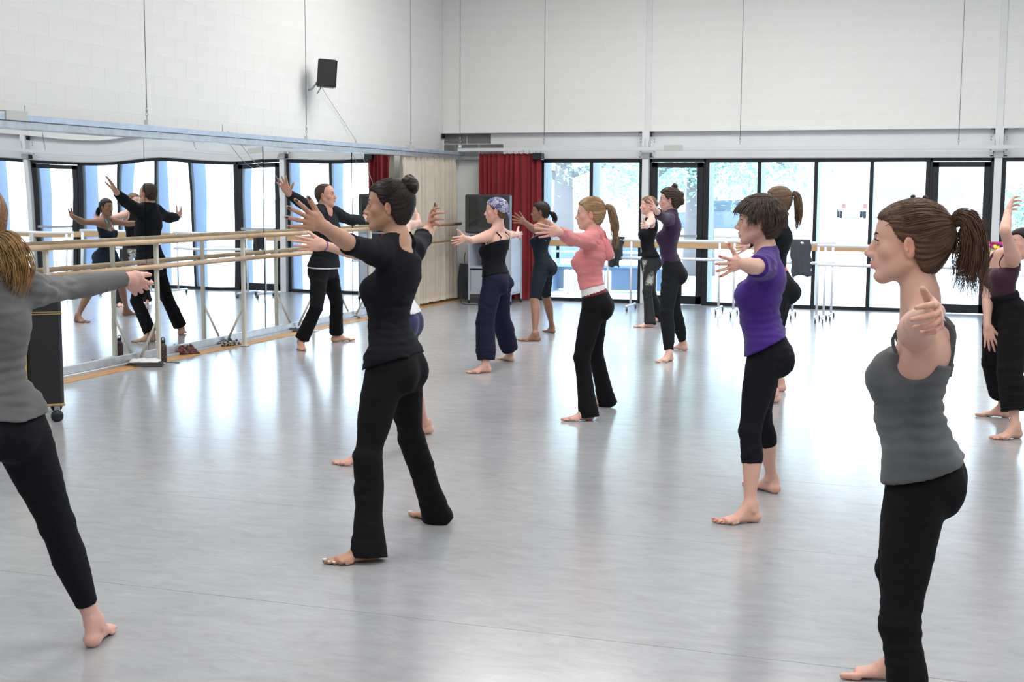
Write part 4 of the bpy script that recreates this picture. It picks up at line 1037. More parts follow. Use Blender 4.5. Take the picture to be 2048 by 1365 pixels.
SK = dict(fair=(.72, .43, .335), olive=(.52, .30, .20), brown=(.30, .155, .10), pink=(.74, .44, .36), tan=(.60, .34, .245))
BLK = ((.012, .008, .008), (.035, .024, .022)); BRN = ((.045, .025, .016), (.17, .095, .055)); BLD = ((.20, .13, .07), (.52, .38, .22)); DBR = ((.028, .016, .012), (.075, .045, .032)); LBR = ((.10, .062, .038), (.22, .145, .09)); CPR = ((.13, .065, .03), (.40, .23, .11))
def hair(col, **k): d = dict(col=col); d.update(k); return d
def lacecol(g, v):
    n = snoise(v, 120, 8); n2 = snoise(v, 60, 3); zz = v[:, 2]; hz = g.pel[2]
    fr = (v-g.pel)@g.ff; w = ((n+.5*n2) > -.35)*1.0*np.clip((hz+.02-zz)/.03, 0, 1)*np.clip((zz-(hz-.30))/.05, 0, 1)*(fr > -.02)
    m_ = .5+.5*np.sin(((v-g.pel)@g.left)*26); w = (w*np.clip(m_*2.2-.3, 0, 1))[:, None]
    return np.array([.006, .007, .010])*(1-w)+np.array([.55, .56, .52])*w
def bandcol(g, v):
    p = (v-g.hd)@g.HR.T; a = np.arctan2(p[:, 0], p[:, 2]+.02)*3.2; b = p[:, 1]*38
    sp_ = np.sin(a*3+np.sin(b*2)*1.6)*np.sin(b*2.2+np.sin(a*3)*1.5); w = ((sp_ > .15) & (sp_ < .75)).astype(float)[:, None]
    edge = (snoise(v, 90, 2) > .3).astype(float)[:, None]*.35
    w = np.clip(w+edge, 0, 1); return np.array([.085, .075, .22])*(1-w)+np.array([.62, .63, .70])*w
def bandana_knot(g, s, root, mbl):
    for sg in (-1, 1):
        mb = MB(); pts = bez([HL(g, sg*.01, -.105, -.015), HL(g, sg*.022, -.125, -.04), HL(g, sg*.015, -.130, -.085)], 8); mb.sweep([tuple(p) for p in pts], [.012, .016, .018, .018, .016, .014, .010, .004], 8, flat=.4); ob = mbl(mb, 'bandana_tail', MATS['bandana'])
        ca = ob.data.color_attributes.new('Col', 'FLOAT_COLOR', 'POINT'); ca.data.foreach_set('color', np.tile(np.array([.16, .15, .33, 1], F4), len(ob.data.vertices)))
P = []
# 1 near right, grey tank
P.append(dict(id='P13', label='woman with brown ponytail in grey tank top and black leggings, nearest at right', H=1.62, q=QN, skin=SK['fair'], base=(1840, 1500), pel=(1838, 945), face=92, nb=(1838, 622), head=(1815, 487), hface=91, pitch=2, hs=1.03, lips=(.60, .20, .18),
    footL=(1850, 1610, 1740, 1625), footR=(1822, 1364, 1727, 1356), armL=(1836, 650, -1, 1868, 625, -1, 1884, 640, -1), armR=(1842, 632, 1, 1842, 622, 1, 1835, 615, 1),
    handL=dict(curl=42, spread=9, thumb=38, up=(-.25, 0, 1)), handk=1.0, bust=1.12, fat=1.0, waistadd=.018, nose=.003, lumbar=.014, legfat=.98, armfat=1.02,
    clothes=[dict(type='pants', name='leggings', mat='black_cotton', end=(1.62, 1.62), infl=.005, waist=.42, amp=.0022, ff=70, bunch=.0022, seed=4),
             dict(type='top', name='tank_top', mat='grey_marl', infl=.0110, hem=.165, htilt=.22, bx=.007, tcut=.765, ttilt=-.27, neck=None, armhole=[((.150, .0, .095), (.066, .104, .098))], amp=.002, ff=50, bunch=.0035, butt=True, bk=.06)],
    hair=hair(BRN, cap=dict(thick=.010, back=.012, gaxis=V(0, -.10, .045), grooves=.0016)),
    more=[opt_straps('grey_marl', w=.008, sd=.078, t=.80, back='race', tb=.70), opt_tail([(0, -.112, .058), (.0, -.140, .076), (0, -.166, .052), (0, -.174, -.01), (.002, -.174, -.08), (.004, -.186, -.150)], 420, [(0, .012), (.12, .022), (.35, .036), (.7, .044), (1, .046)], 'hair_brown', .0012, seg=20, wob=.016),
          opt_cap_strands(420, (0, -.112, .058), 'hair_brown', .0013, .0125, back=.012)], brow='brow_dark'))
# 2 black shirt, bun
P.append(dict(id='P2', label='woman with high black bun in black three-quarter-sleeve shirt and flared black pants', H=1.66, q=QN, skin=SK['olive'], base=(785, 1090), pel=(788, 732), face=112, nb=(792, 487), nbd=0, cface=118, head=(777, 413), hface=98, pitch=3, hs=1.0, lips=(.42, .16, .14),
    footL=(752, 1119, 639, 1135), footR=(874, 1050, 826, 1027), armL=(700, 489, -1, 642, 450, -1, 590, 430, -1), armR=(845, 478, 1, 864, 452, 1, 860, 430, -1),
    handL=dict(curl=8, spread=15, thumb=42, up=(.35, 0, 1)), handR=dict(curl=40, spread=8, thumb=35), handk=1.1, bust=.95, lumbar=.016, leg=.985,
    clothes=[dict(type='pants', name='stirrup_pants', mat='black_cotton', end=2.18, sn=[(0, .066, .064, .066), (.3, .064, .057, .074), (.6, .058, .054, .070), (1, .072, .075, .096)], waist=.40, infl=.008, amp=.003, ff=30, seed=6),
             dict(type='top', name='shirt', mat='black_jersey', infl=.013, hem=.165, htilt=.34, sleeve=(1.05, 1.02), sinfl=.009, neck=(.078, .02, .03), amp=.004, ff=30, butt=True, bunch=.002)],
    hair=hair(BLK, cap=dict(thick=.012, back=.006, gaxis=V(0, -.075, .085), vol=[((0, -.03, .085), (.05, .06, .035))]), buns=[bun_prims((0, -.092, .100), .050, 7)]),
    nails='nail_dark', toenails='nail_white', more=[opt_cap_strands(300, (0, -.080, .100), 'hair_black', .0013, .0145)]))
# 3 behind the black-shirted one
P.append(dict(id='P3', label='bare-shouldered dancer mostly hidden behind the woman in the black shirt', H=1.62, q=QM, skin=SK['fair'], base=(785, 900), pel=(798, 640), face=108, nb=(790, 472), nbd=0, head=(782, 425), hface=95,
    footL=(742, 930, 680, 931), footR=(862, 868, 820, 870), armL=(712, 508, -1, 650, 492, -1, 588, 487, -1), armR=(812, 452, 1, 836, 448, 1, 838, 440, 1), handL=dict(curl=8, spread=9, thumb=35), handk=1.05, leg=1.02,
    clothes=[dict(type='pants', name='shorts', mat='navy_short', end=.75, infl=.012, waist=.36),
             dict(type='top', name='tank_top', mat='white_cotton', infl=.015, hem=.20, tcut=.84, amp=.001, neck=None, butt=True, armhole=[((.150, 0, .05), (.060, .085, .13))])],
    hair=hair(LBR, cap=dict(thick=.010)),
    more=[opt_straps('white_cotton', w=.010), lambda g, s, root, mbl: [mbl(MB().sweep([tuple(g.wr[0]-nrm(g.wr[0]-g.el[0])*.005*0+(u*cos(t)+v*sin(t))*.0275) for t in np.linspace(0, 2*pi, 15)], .004, 6), 'wrist_band', MATS['purple_tie']) for u, v, w in [frame(g.wr[0]-g.el[0], V(0, 0, 1))]]]))
# 4 man
P.append(dict(id='P4', label='man in black jacket and trousers, one arm raised, before the mirror', H=1.72, q=QM, male=True, skin=SK['tan'], base=(648, 694), pel=(648, 538), face=300, nb=(653, 419), cface=302, head=(651, 391), hface=288, pitch=6, hs=1.0, lips=(.5, .22, .19),
    footL=(667, 685, 709, 681), footR=(602, 697, 603, 706), armR=(606, 407, -1, 576, 387, -1, 563, 360, -1), armL=(700, 440, 1, 726, 440, 1, 742, 428, 1), handR=dict(curl=6, spread=12, thumb=45, up=(1, 0, .3)), leg=1.0,
    clothes=[dict(type='pants', name='trousers', mat='black_cotton', end=1.93, th=LOOSETH, sn=STRAIGHT, waist=.42, infl=.012, amp=.005, ff=24),
             dict(type='top', name='undershirt', mat='white_cotton', infl=.017, hem=.128, htilt=0, neck=None, butt=True, tcut=.22, amp=.001),
             dict(type='top', name='jacket', mat='charcoal_jersey', infl=.026, hem=.150, sleeve=1.93, sinfl=.014, neck=(.078, .05, 0), amp=.005, ff=22, butt=True)],
    hair=hair(((.05, .032, .022), (.10, .065, .045)), cap=dict(thick=.004, gaxis=V(0, 0, .09), line=([-.13, -.09, -.06, -.03, -.01, .01, .03, .06, .085, .13], [-.075, -.072, -.06, -.045, -.005, .012, .012, .020, .030, .03])))))
# 5 bandana
P.append(dict(id='P5', label='woman with patterned purple bandana, black camisole and baggy navy pants', H=1.60, q=QM, skin=SK['fair'], base=(985, 737), pel=(992, 562), face=112, nb=(993, 463), cface=125, head=(992, 422), hface=98, hs=1.0,
    footL=(979, 745, 937, 748), footR=(1025, 724, 1001, 719), armL=(940, 482, -1, 931, 477, -1, 908, 484, -1), armR=(1021, 470, 1, 1034, 469, 1, 1046, 473, 1), handL=dict(curl=8, spread=8, thumb=60), handk=1.0, bust=.9,
    clothes=[dict(type='pants', name='baggy_pants', mat='navy_cotton', end=1.88, th=BAGTH, sn=BAGGY, waist=.36, infl=.014, amp=.006, ff=24, bunch=.004, zmin=.1),
             dict(type='band', name='waistband', mat='white_cotton', t0=.33, t1=.375, infl=.017),
             dict(type='top', name='camisole', mat='black_jersey', infl=.014, hem=.25, htilt=.24, tcut=.80, ttilt=.35, neck=None, amp=.004, extra=[(0, .01, .02, .0), (.4, .012, .02, .016), (.8, 0, 0, 0)])],
    hair=hair(((.10, .05, .03), (.17, .09, .05)), cap=dict(thick=.005, low=-.08)), bandana=True,
    more=[bandana_knot, opt_straps('black_jersey', w=.006, t=.76), opt_straps('white_cotton', 'halter_strap', w=.006, sd=.03, t=.80)]))
# 6 dark bodysuit
P.append(dict(id='P6', label='black-ponytailed woman in dark slate leotard and knee-length shorts by the red curtain', H=1.62, q=QM, skin=SK['brown'], base=(1082, 674), pel=(1087, 532), face=105, nb=(1084, 449), cface=118, head=(1081, 424), hface=95, hs=.98, lips=(.25, .09, .08),
    footL=(1078, 683, 1045, 683), footR=(1107, 668, 1091, 664), armL=(1066, 458, -1, 1049, 444, -1, 1029, 437, -1), armR=(1096, 460, 1, 1100, 458, 1, 1100, 456, 1), handL=dict(curl=8, spread=16, thumb=45, up=(.3, 0, 1)), bust=.85, lumbar=.018, handk=1.05, leg=1.02,
    clothes=[dict(type='pants', name='long_shorts', mat='slate_jersey', end=.97, infl=.007, waist=.40, butt=1.08), dict(type='top', name='leotard', mat='slate_jersey', infl=.007, hem=.30, tcut=.78, ttilt=.3, neck=None)],
    hair=hair(BLK, cap=dict(thick=.010, gaxis=V(0, -.10, .0))),
    more=[opt_straps('teal_strap', w=.006, t=.74, lab='teal strap'), opt_straps('slate_jersey', w=.006, t=.76, sd=.066), opt_tail([(0, -.105, -.01), (0, -.135, -.02), (0, -.160, -.05), (0, -.170, -.10), (0, -.165, -.13)], 90, [(0, .014), (.3, .030), (.7, .030), (1, .012)], 'hair_black', .002, seg=10)]))
# 7 pink hoodie
def hood(g, s, root, mbl):
    k = g.k; pr = [cone(g.nb-g.cfo*.075*k+g.cl*x*.055*k-g.sp*.01, g.nb-g.cfo*.125*k-g.sp*.16*k+g.cl*x*.02*k, .026*k, .034*k, .03) for x in (-1, 1)]
    pr += [ell(g.nb-g.cfo*.110*k-g.sp*.12*k, V(.068, .034, .085)*k, np.array([g.cl, g.cfo, g.sp]), .03), cone(g.nb+g.cl*.062*k+g.sp*.01, g.nb-g.cfo*.07*k+g.cl*.06*k, .018*k, .026*k, .02), cone(g.nb-g.cl*.062*k+g.sp*.01, g.nb-g.cfo*.07*k-g.cl*.06*k, .018*k, .026*k, .02),
           ell(g.nb-g.cfo*.098*k-g.sp*.055*k, V(.040, .018, .060)*k, np.array([g.cl, g.cfo, g.sp]), .02, 'S'), fold(.004, g.cl, 40, 9)]
    v, f = polygonise(pr, .007); o0 = np.array([g.B[0], g.B[1], 0]); link('hood', npmesh('hood', v-o0, f), MATS['pink_fleece'], root)
    mb = MB(); x = 1; pts = bez([g.nb+g.cl*.066*k+g.sp*.022+g.cfo*.02, g.nb+g.cl*.074*k+g.sp*.016-g.cfo*.03, g.nb-g.cfo*.095*k+g.cl*.066*k-g.sp*.035*k, g.nb-g.cfo*.125*k+g.cl*.05*k-g.sp*.11*k], 10)
    mb.sweep([tuple(p) for p in pts], .006, 6); mbl(mb, 'hood_lining', MATS['white_cotton'], 'white lining edge of the hood')
P.append(dict(id='P7', label='woman with blond ponytail in pink hooded sweatshirt and flared black pants', H=1.62, q=QM, skin=SK['pink'], base=(1185, 832), pel=(1190, 608), face=95, nb=(1183, 468), cface=98, head=(1180, 428), hface=90, hs=1.0, brow='brow_fair',
    footL=(1184, 840, 1127, 844), footR=(1220, 814, 1195, 813), armL=(1142, 478, -1, 1119, 464, -1, 1080, 462, -1), armR=(1178, 478, 1, 1176, 474, 1, 1176, 474, 1), handL=dict(curl=10, spread=12, thumb=40), handk=1.08, bust=1.0, lumbar=.014,
    clothes=[dict(type='pants', name='flared_pants', mat='black_cotton', end=2.14, th=[(0, .090, .090, .092), (.5, .078, .080, .078), (1, .062, .062, .062)], sn=FLARE, waist=.34, infl=.009, amp=.003, ff=26),
             dict(type='band', name='waistband', mat='maroon_band', t0=.245, t1=.335, infl=.011),
             dict(type='top', name='undershirt', mat='white_cotton', infl=.012, hem=.27, htilt=.28, tcut=.45, neck=None, butt=False, amp=.001),
             dict(type='top', name='hooded_sweatshirt', mat='pink_fleece', infl=.020, hem=.355, htilt=.2, sleeve=1.95, sinfl=.012, neck=(.074, .02, 0), amp=.005, ff=32, bunch=.002)],
    hair=hair(BLD, cap=dict(thick=.012, gaxis=V(0, -.105, .035))),
    more=[hood, opt_straps('red_cotton', 'undershirt_strap', w=.006, sd=.058), opt_tail([(0, -.108, .040), (0, -.135, .050), (0, -.160, .02), (0, -.180, -.07), (0, -.190, -.16), (0, -.195, -.26)], 160, [(0, .014), (.2, .026), (.6, .034), (1, .020)], 'hair_dkblond', .0020, seg=14), opt_cap_strands(170, (0, -.108, .040), 'hair_gold', .0016, .0145)]))
# 8 halter and lace
P.append(dict(id='P8', label='woman in black halter top and black pants with pale lace thighs', H=1.62, q=QF, skin=SK['pink'], base=(1303, 650), pel=(1299, 522), face=72, nb=(1299, 435), cface=82, head=(1297, 411), hface=95, hs=.98, brow='brow_fair',
    footL=(1305, 655.5, 1267, 656), footR=(1322, 644, 1300, 646), armL=(1294, 449, -1, 1293, 452, -1, 1286, 450, -1), armR=(1303, 446, 1, 1304, 444, 1, 1303, 442, 1),
    clothes=[dict(type='pants', name='lace_pants', mat='lace_cloth', colfn=lacecol, end=2.1, sn=FLARE, waist=.36, infl=.008), dict(type='top', name='halter_top', mat='black_jersey', infl=.010, hem=.22, sleeve=None, neck=(.05, 0, 0), armhole=[((.150, 0, .03), (.075, .10, .11))], butt=True)],
    hair=hair(LBR, cap=dict(thick=.007, gaxis=V(0, -.10, .02)), buns=[bun_prims((0, -.112, .02), .026, 5)]),
    more=[lambda g, s, root, mbl: mbl(MB().sweep([tuple(g.wr[0]-nrm(g.wr[0]-g.el[0])*.01+(u*cos(t)+v*sin(t))*.028) for u, v, w in [frame(g.wr[0]-g.el[0], V(0, 0, 1))] for t in np.linspace(0, 2*pi, 15)], .012, 6), 'wrist_wrap', MATS['tape_white'])]))
# 9 plum turtleneck
P.append(dict(id='P9', label='woman with dark curly bun in plum turtleneck and dark jogging pants', H=1.66, q=QM, skin=SK['pink'], base=(1338, 713), pel=(1344, 546), face=95, nb=(1340, 430), cface=98, head=(1339, 400), hface=92, hs=1.0,
    footL=(1343, 722, 1305, 729), footR=(1372, 702, 1350, 699), armL=(1322, 432, -1, 1309, 418, -1, 1300, 405, -1), armR=(1338, 436, 1, 1338, 432, 1, 1338, 428, 1), handL=dict(curl=14, spread=14, thumb=45), handk=1.0, leg=1.0, lumbar=.016,
    clothes=[dict(type='pants', name='jogging_pants', mat='charcoal_jersey', end=1.90, th=LOOSETH, sn=JOG, waist=.40, infl=.010, amp=.004, ff=26, butt=1.1), dict(type='top', name='turtleneck', mat='plum_knit', infl=.012, hem=.28, htilt=.2, sleeve=1.55, sinfl=.010, neck=None, amp=.003)],
    hair=hair(DBR, cap=dict(thick=.018, gaxis=V(0, -.07, .09), low=-.09, grooves=.0028, vol=[((0, -.085, .01), (.06, .05, .07))]), buns=[bun_prims((0, -.050, .138), .032, 6, 4), bun_prims((0, -.115, -.01), .045, 9, 5), bun_prims((0, -.115, .05), .036, 8, 7)]),
    more=[lambda g, s, root, mbl: [mbl(MB().sweep([tuple(g.nb-g.sp*.01), tuple(g.nb+(HL(g, 0, -.03, -.045)-g.nb)*.45), tuple(g.nb+(HL(g, 0, -.03, -.045)-g.nb)*.5)], [.066, .060, .052], 20), 'collar', MATS['plum_knit'])]]))
# 10 purple T-shirt
def shag(g):
    rnd = random.Random(4); L = []
    return ell(HL(g, 0, -.02, .045), V(.092, .108, .088)*g.hs, g.HR, .02)
def short_locks(g, s, root, mbl):
    rnd = random.Random(8); mb = MB(); C0 = np.array([0, -.016, .034]); R0 = np.array([.094, .112, .096])
    for i in range(1500):
        th = rnd.uniform(-pi, pi); z = rnd.uniform(-.1, 1.0); r = sqrt(max(0, 1-z*z)); n = np.array([r*sin(th), r*cos(th), z]); p = C0+n*R0*.97
        if n[1] > .55 and z < .35: continue
        tang = np.array([.0, .0, -1.0]); crown = np.array([0, -.03, .13]); d = nrm(p-crown+np.array([0, .0, -.02])); d = nrm(d-n*(d@n)*.8+np.array([rnd.gauss(0, .15), rnd.gauss(0, .15), 0])); L_ = rnd.uniform(.03, .065)
        if n[1] > .3 and z > .2: d = nrm(d+np.array([0, .7, -.1]))
        pts = []
        for j in range(6):
            t = j/5; q = p+d*L_*t+np.array([0, 0, -.012])*t*t+n*(.002+.004*sin(t*3)); pts.append(tuple(HL(g, *q)))
        mb.sweep(pts, [.0018, .0022, .0021, .0017, .0011, .0004], 3, cap=False)
    mbl(mb, 'hair_locks', MATS['hair_tuft'])
mat('hair_tuft', (.080, .055, .042), .45, var=.4, vscale=30)
P.append(dict(id='P10', label='woman with short tousled brown hair in purple T-shirt and black capri leggings', H=1.62, q=QN, skin=SK['fair'], base=(1532, 1024), pel=(1531, 706), face=90, nb=(1528, 513), cface=92, head=(1517, 442), hface=90, hs=1.05, lips=(.55, .2, .2),
    footL=(1515, 1044, 1434, 1050), footR=(1554, 988, 1520, 979), armL=(1506, 533, -1, 1480, 527, -1, 1440, 535, -1), armR=(1520, 520, 1, 1518, 515, 1, 1515, 512, 1), handL=dict(curl=6, spread=15, thumb=62, up=(.1, 0, 1)), handk=1.0, bust=1.2, fat=1.04, waistadd=.018, nose=.002, lumbar=.012, legfat=1.0, armfat=1.06,
    clothes=[dict(type='pants', name='capri_leggings', mat='black_jersey', end=1.42, infl=.005, waist=.36, butt=1.12, amp=.002, ff=60),
             dict(type='top', name='t_shirt', mat='purple_shirt', infl=.013, hem=.215, htilt=.50, sleeve=.62, sinfl=.016, neck=(.076, .03, 0), amp=.005, ff=34, butt=True, bunch=.003, bk=.06)],
    hair=hair(DBR, cap=dict(thick=.020, gaxis=V(0, -.02, .12), grooves=.003, low=-.085, line=([-.13, -.09, -.06, -.03, -.01, .01, .03, .05, .085, .13], [-.05, -.045, -.034, -.012, .020, .040, .056, .086, .10, .11]))),
    nails='nail_red', toenails='nail_red', more=[short_locks, lambda g, s, root, mbl: mbl(MB().lathe(tuple(HL(g, -.083 if False else -.084, -.006, -.042)), [(.0005, -.004), (.003, -.002), (.0035, .001), (.0005, .004)], 8), 'earring', MATS['silver'])]))
# 11 behind purple
P.append(dict(id='P11', label='ponytailed woman in dark top with coral waistband, behind the purple T-shirt', H=1.68, q=QF, skin=SK['pink'], base=(1555, 790), pel=(1561, 578), face=95, nb=(1556, 448), cface=98, head=(1556, 403), hface=92, hs=1.0, brow='brow_fair',
    footL=(1556, 806, 1520, 808), footR=(1567, 784, 1545, 779), armL=(1520, 470, -1, 1492, 492, -1, 1478, 498, -1), armR=(1556, 462, 1, 1556, 458, 1, 1552, 456, 1), butt=1.1, lumbar=.02,
    clothes=[dict(type='pants', name='leggings', mat='charcoal_jersey', end=1.9, infl=.006, waist=.36, butt=1.18), dict(type='band', name='waistband', mat='coral_band', t0=.345, t1=.42, infl=.008), dict(type='top', name='long_sleeved_top', mat='charcoal_jersey', infl=.009, hem=.415, sleeve=1.93, sinfl=.008, neck=(.070, .02, 0))],
    hair=hair(LBR, cap=dict(thick=.011, gaxis=V(0, -.105, .045))), more=[opt_tail([(0, -.108, .055), (0, -.135, .060), (0, -.155, .02), (0, -.165, -.08), (0, -.160, -.17), (0, -.150, -.235)], 120, [(0, .013), (.2, .028), (.6, .036), (1, .018)], 'hair_lightbrown', .0022, seg=12)]))
# 12 hidden behind the near right woman
P.append(dict(id='P12', label='dark-haired dancer hidden behind the woman in the grey tank top', H=1.63, q=QF, skin=SK['fair'], base=(1835, 830), pel=(1838, 608), face=92, nb=(1835, 470), head=(1830, 428), hface=92, hs=1.0,
    footL=(1850, 842, 1805, 844), footR=(1865, 822, 1825, 822), armL=(1828, 490, -1, 1830, 500, -1, 1830, 505, -1), armR=(1838, 478, 1, 1838, 474, 1, 1838, 472, 1),
    clothes=[dict(type='pants', name='leggings', mat='black_cotton', end=1.9, infl=.006, waist=.38), dict(type='top', name='shirt', mat='black_jersey', infl=.010, hem=.2, sleeve=1.5, neck=(.07, .02, 0), butt=True)],
    hair=hair(DBR, cap=dict(thick=.010), buns=[bun_prims((.02, .02, .126), .020, 5), bun_prims((-.02, -.07, .118), .024, 5)])))
# 13 right edge, arm up
P.append(dict(id='P14', label='woman in maroon leotard and rolled black pants, arm raised, at right edge', H=1.63, q=QM, skin=SK['fair'], base=(2016, 860), pel=(2011, 622), face=50, nb=(2003, 506), cface=60, head=(2046, 490), headd=0.03, hface=60, tilt=20, hs=1.0, shw=1.0,
    footL=(2039, 876, 1997, 880), footR=(2018, 836, 1974, 833), armR=(1976, 590, -1, 1974, 652, -1, 1984, 700, -1), armL=(2010, 462, -1, 2016, 424, 1, 2024, 402, 1), handL=dict(curl=45, spread=14, thumb=30), handR=dict(curl=14, spread=14, thumb=35, up=(1, 0, 0)), bust=.85, leg=.98,
    clothes=[dict(type='pants', name='rolled_pants', mat='black_cotton', end=1.72, th=BAGTH, sn=[(0, .085, .085, .088), (.4, .088, .085, .092), (.75, .080, .080, .085), (.9, .090, .088, .092), (1, .060, .06, .06)], waist=.40, infl=.016, amp=.006, ff=26, bunch=.006, zmin=.1),
             dict(type='band', name='rolled_waistband', mat='black_cotton', t0=.36, t1=.44, infl=.024, fold=True),
             dict(type='top', name='leotard', mat='maroon_lycra', infl=.007, hem=.38, tcut=.80, ttilt=0, neck=None, amp=.0015)],
    hair=hair(BLK, cap=dict(thick=.010, gaxis=V(0, -.10, .0)), buns=[bun_prims((0, -.12, -.02), .035, 6)]), more=[opt_straps('maroon_lycra', w=.009)]))
# 14 left edge, grey jersey
P.append(dict(id='P1', label='golden-ponytailed woman in grey long-sleeved top and black leggings at left edge', H=1.66, q=QN, skin=SK['pink'], base=(30, 1330), pel=(-20, 852), face=165, nb=(-34, 560), nbd=0, cface=165, head=(-50, 440), hface=140, hs=1.0, peld=.0,
    footR=(182, 1297, 216, 1260), footL=(-160, 1400, -200, 1368), armR=(142, 575, 1, 258, 557, 1, 300, 590, 1), armL=(-150, 590, -1, -250, 560, -1, -330, 560, -1), handR=dict(curl=28, spread=9, thumb=25, up=(.4, -.5, 1)), legfat=1.08, fat=1.0,
    clothes=[dict(type='pants', name='leggings', mat='black_jersey', end=1.80, infl=.006, waist=.36, amp=.0018),
             dict(type='top', name='long_sleeved_top', mat='grey_knit', infl=.013, hem=.20, htilt=0, sleeve=1.93, sinfl=.007, neck=(.060, .0, .0), amp=.005, ff=34, butt=True, bunch=.003)],
    hair=hair(CPR, cap=dict(thick=.010, back=.0, gaxis=V(0, -.10, .0))), more=[opt_tail([(0, -.092, -.055), (.02, -.120, -.07), (.040, -.138, -.11), (.055, -.130, -.165), (.065, -.110, -.21), (.07, -.09, -.24)], 260, [(0, .014), (.2, .040), (.6, .050), (1, .034)], 'hair_copper', .0016, seg=20, wob=.020), opt_cap_strands(250, (0, -.092, -.055), 'hair_copper', .0013, .0125)]))
# ================================================================ curtains
def curtain(name, label, p0, p1, z0, z1, mat_, nf, amp, hooks=True, seed=1, thick=.004, sag=.01, nz=26, npf=10, hem=None):
    """p0 -> p1 on the plan; nf folds"""
    rnd = random.Random(seed); p0 = V(*p0, 0); p1 = V(*p1, 0); d = p1-p0; L = np.linalg.norm(d); d = d/L; n = V(-d[1], d[0], 0); c = (p0+p1)/2
    r = empty(name, (c[0], c[1], 0)); tag(r, label, 'curtain'); nu = nf*npf+1
    ph = np.cumsum([rnd.uniform(.6, 1.4) for _ in range(nf+2)]); ph = ph/ph[nf]*nf; am = [rnd.uniform(.6, 1.25) for _ in range(nf+3)]
    def fn(u, v):
        x = u*nf; xx = np.interp(x, np.arange(nf+2), np.concatenate([[0], ph[:nf+1]])) if False else x+.28*sin(x*1.7+seed)
        a = amp*am[int(x) % (nf+2)]; top_ = 1-.35*(v > .93)*(v-.93)/.07
        o = a*top_*(sin(2*pi*xx+.5*sin(v*5+x))*.8+.25*sin(4*pi*xx+1+v*2)); z = z0+(z1-z0)*v-sag*(1-abs(cos(pi*x)))*(v > .96)
        s_ = u*L+.012*sin(v*7+x*2.1)*(1-v); p = p0+d*s_+n*o-c; return (p[0], p[1], z)
    mb = MB(); mb.grid(fn, nu, nz); off = n*thick
    mb.grid(lambda u, v: tuple(V(*fn(u, v))+off), nu, nz); n1 = nu*nz; q = len(mb.f)//2
    mb.f = mb.f[:q]+[tuple(reversed(t)) for t in mb.f[q:]]
    edge = [i*nz for i in range(nu)]; mb.f += [(edge[i], edge[i+1], edge[i+1]+n1, edge[i]+n1) for i in range(nu-1)]; e2 = [i*nz+nz-1 for i in range(nu)]; mb.f += [(e2[i+1], e2[i], e2[i]+n1, e2[i+1]+n1) for i in range(nu-1)]
    mb.f += [(j+1, j, j+n1, j+1+n1) for j in range(nz-1)]; b0 = (nu-1)*nz; mb.f += [(b0+j, b0+j+1, b0+j+1+n1, b0+j+n1) for j in range(nz-1)]
    mb.sm = [True]*len(mb.f)
    mb.build('cloth', mat_, r)
    if hooks:
        for i in range(nf+1):
            u = (i+.15)/(nf+.3); p = fn(min(1, u), 1); mb = MB(); mb.sweep([(p[0], p[1], z1-.02), (p[0]+.01, p[1]-.01, z1+.02), (p[0], p[1], z1+.045), (p[0], p[1], z1+hooks*.01)], .004, 5); mb.build('hook', mat('dark_wire', (.2, .2, .2)), r)
    return r
REDC = mat('red_velvet', (.22, .008, .014), .8, sheen=.15, bump=.12, bscale=200, var=.1); BEIGE = mat('beige_cloth', (.52, .46, .385), .85, bump=.15, bscale=150, var=.08, sheen=.2)
xr0, xr1 = at(958, 420, 1, YB-.26)[0], at(1082, 420, 1, YB-.26)[0]
curtain('red_curtain', 'deep red floor-length curtain bunched beside the left window', (xr0, YB-.26), (xr1, YB-.26), .02, at(1020, 307, 1, YB-.26)[2], REDC, 11, .045, hooks=5, seed=3)
rr = curtain('beige_curtain', 'pale beige floor-length curtain hanging in folds on the left wall by the corner', (.33, 17.02), (.40, 18.95), .04, 2.15, BEIGE, 13, .055, hooks=0, seed=5)
mb = MB(); mb.bx(xr1-.12, xr1+.03, YB-.36, YB-.20, at(1075, 315, 1, YB-.26)[2]-.035, at(1075, 308, 1, YB-.26)[2]+.012, .01); tag(mb.build('black_clamp', BLK_), 'black clamp at the top right corner of the red curtain', 'clamp')
# ================================================================ fixed wooden barres
br = empty('wall_barre', (.5, 12, 0)); tag(br, 'double wooden ballet barre on cream metal posts in front of the mirror', 'barre')
ZBT, ZBL, XB = 1.172, .938, .545
ysplit = [5.9, 9.2, 12.4, 15.6, 18.8]
for a, b_ in zip(ysplit[:-1], ysplit[1:]):
    for z, o in ((ZBT, 0), (ZBL, .02)):
        e = b_-.01-12 if not (b_ == 18.8) else b_-12-(0 if z == ZBT else .25); mb = MB(); mb.sweep([(XB-.5+o*.4, a-12, z), (XB-.5+o*.4, (a+b_)/2-12, z-.004), (XB-.5+o*.4, e, z)], .024, 14); mb.build('rail', WOODB, br)
for yy in (6.0, 7.6, 9.2, 10.8, 12.4, 14.0, 15.6, 17.2):
    mb = MB(); x = XB-.5-.03; mb.bx(x-.018, x+.018, yy-12-.018, yy-12+.018, .006, ZBT-.03, .003); p = mb.build('post', CREAM, br)
    mb = MB(); mb.bx(x-.02, x+.05, yy-12-.03, yy-12+.03, ZBT-.035, ZBT-.022, .002); mb.bx(x-.02, x+.05, yy-12-.03, yy-12+.03, ZBL-.035, ZBL-.022, .002); mb.bx(x-.045, x+.045, yy-12-.045, yy-12+.045, .004, .012, .001); split_build(mb, 'saddle', CREAM, br)
    mb = MB(); mb.sweep([(x-.01, yy-12, .42), (x-.20, yy-12, .06)], .014, 6); mb.build('brace', CREAM, br)
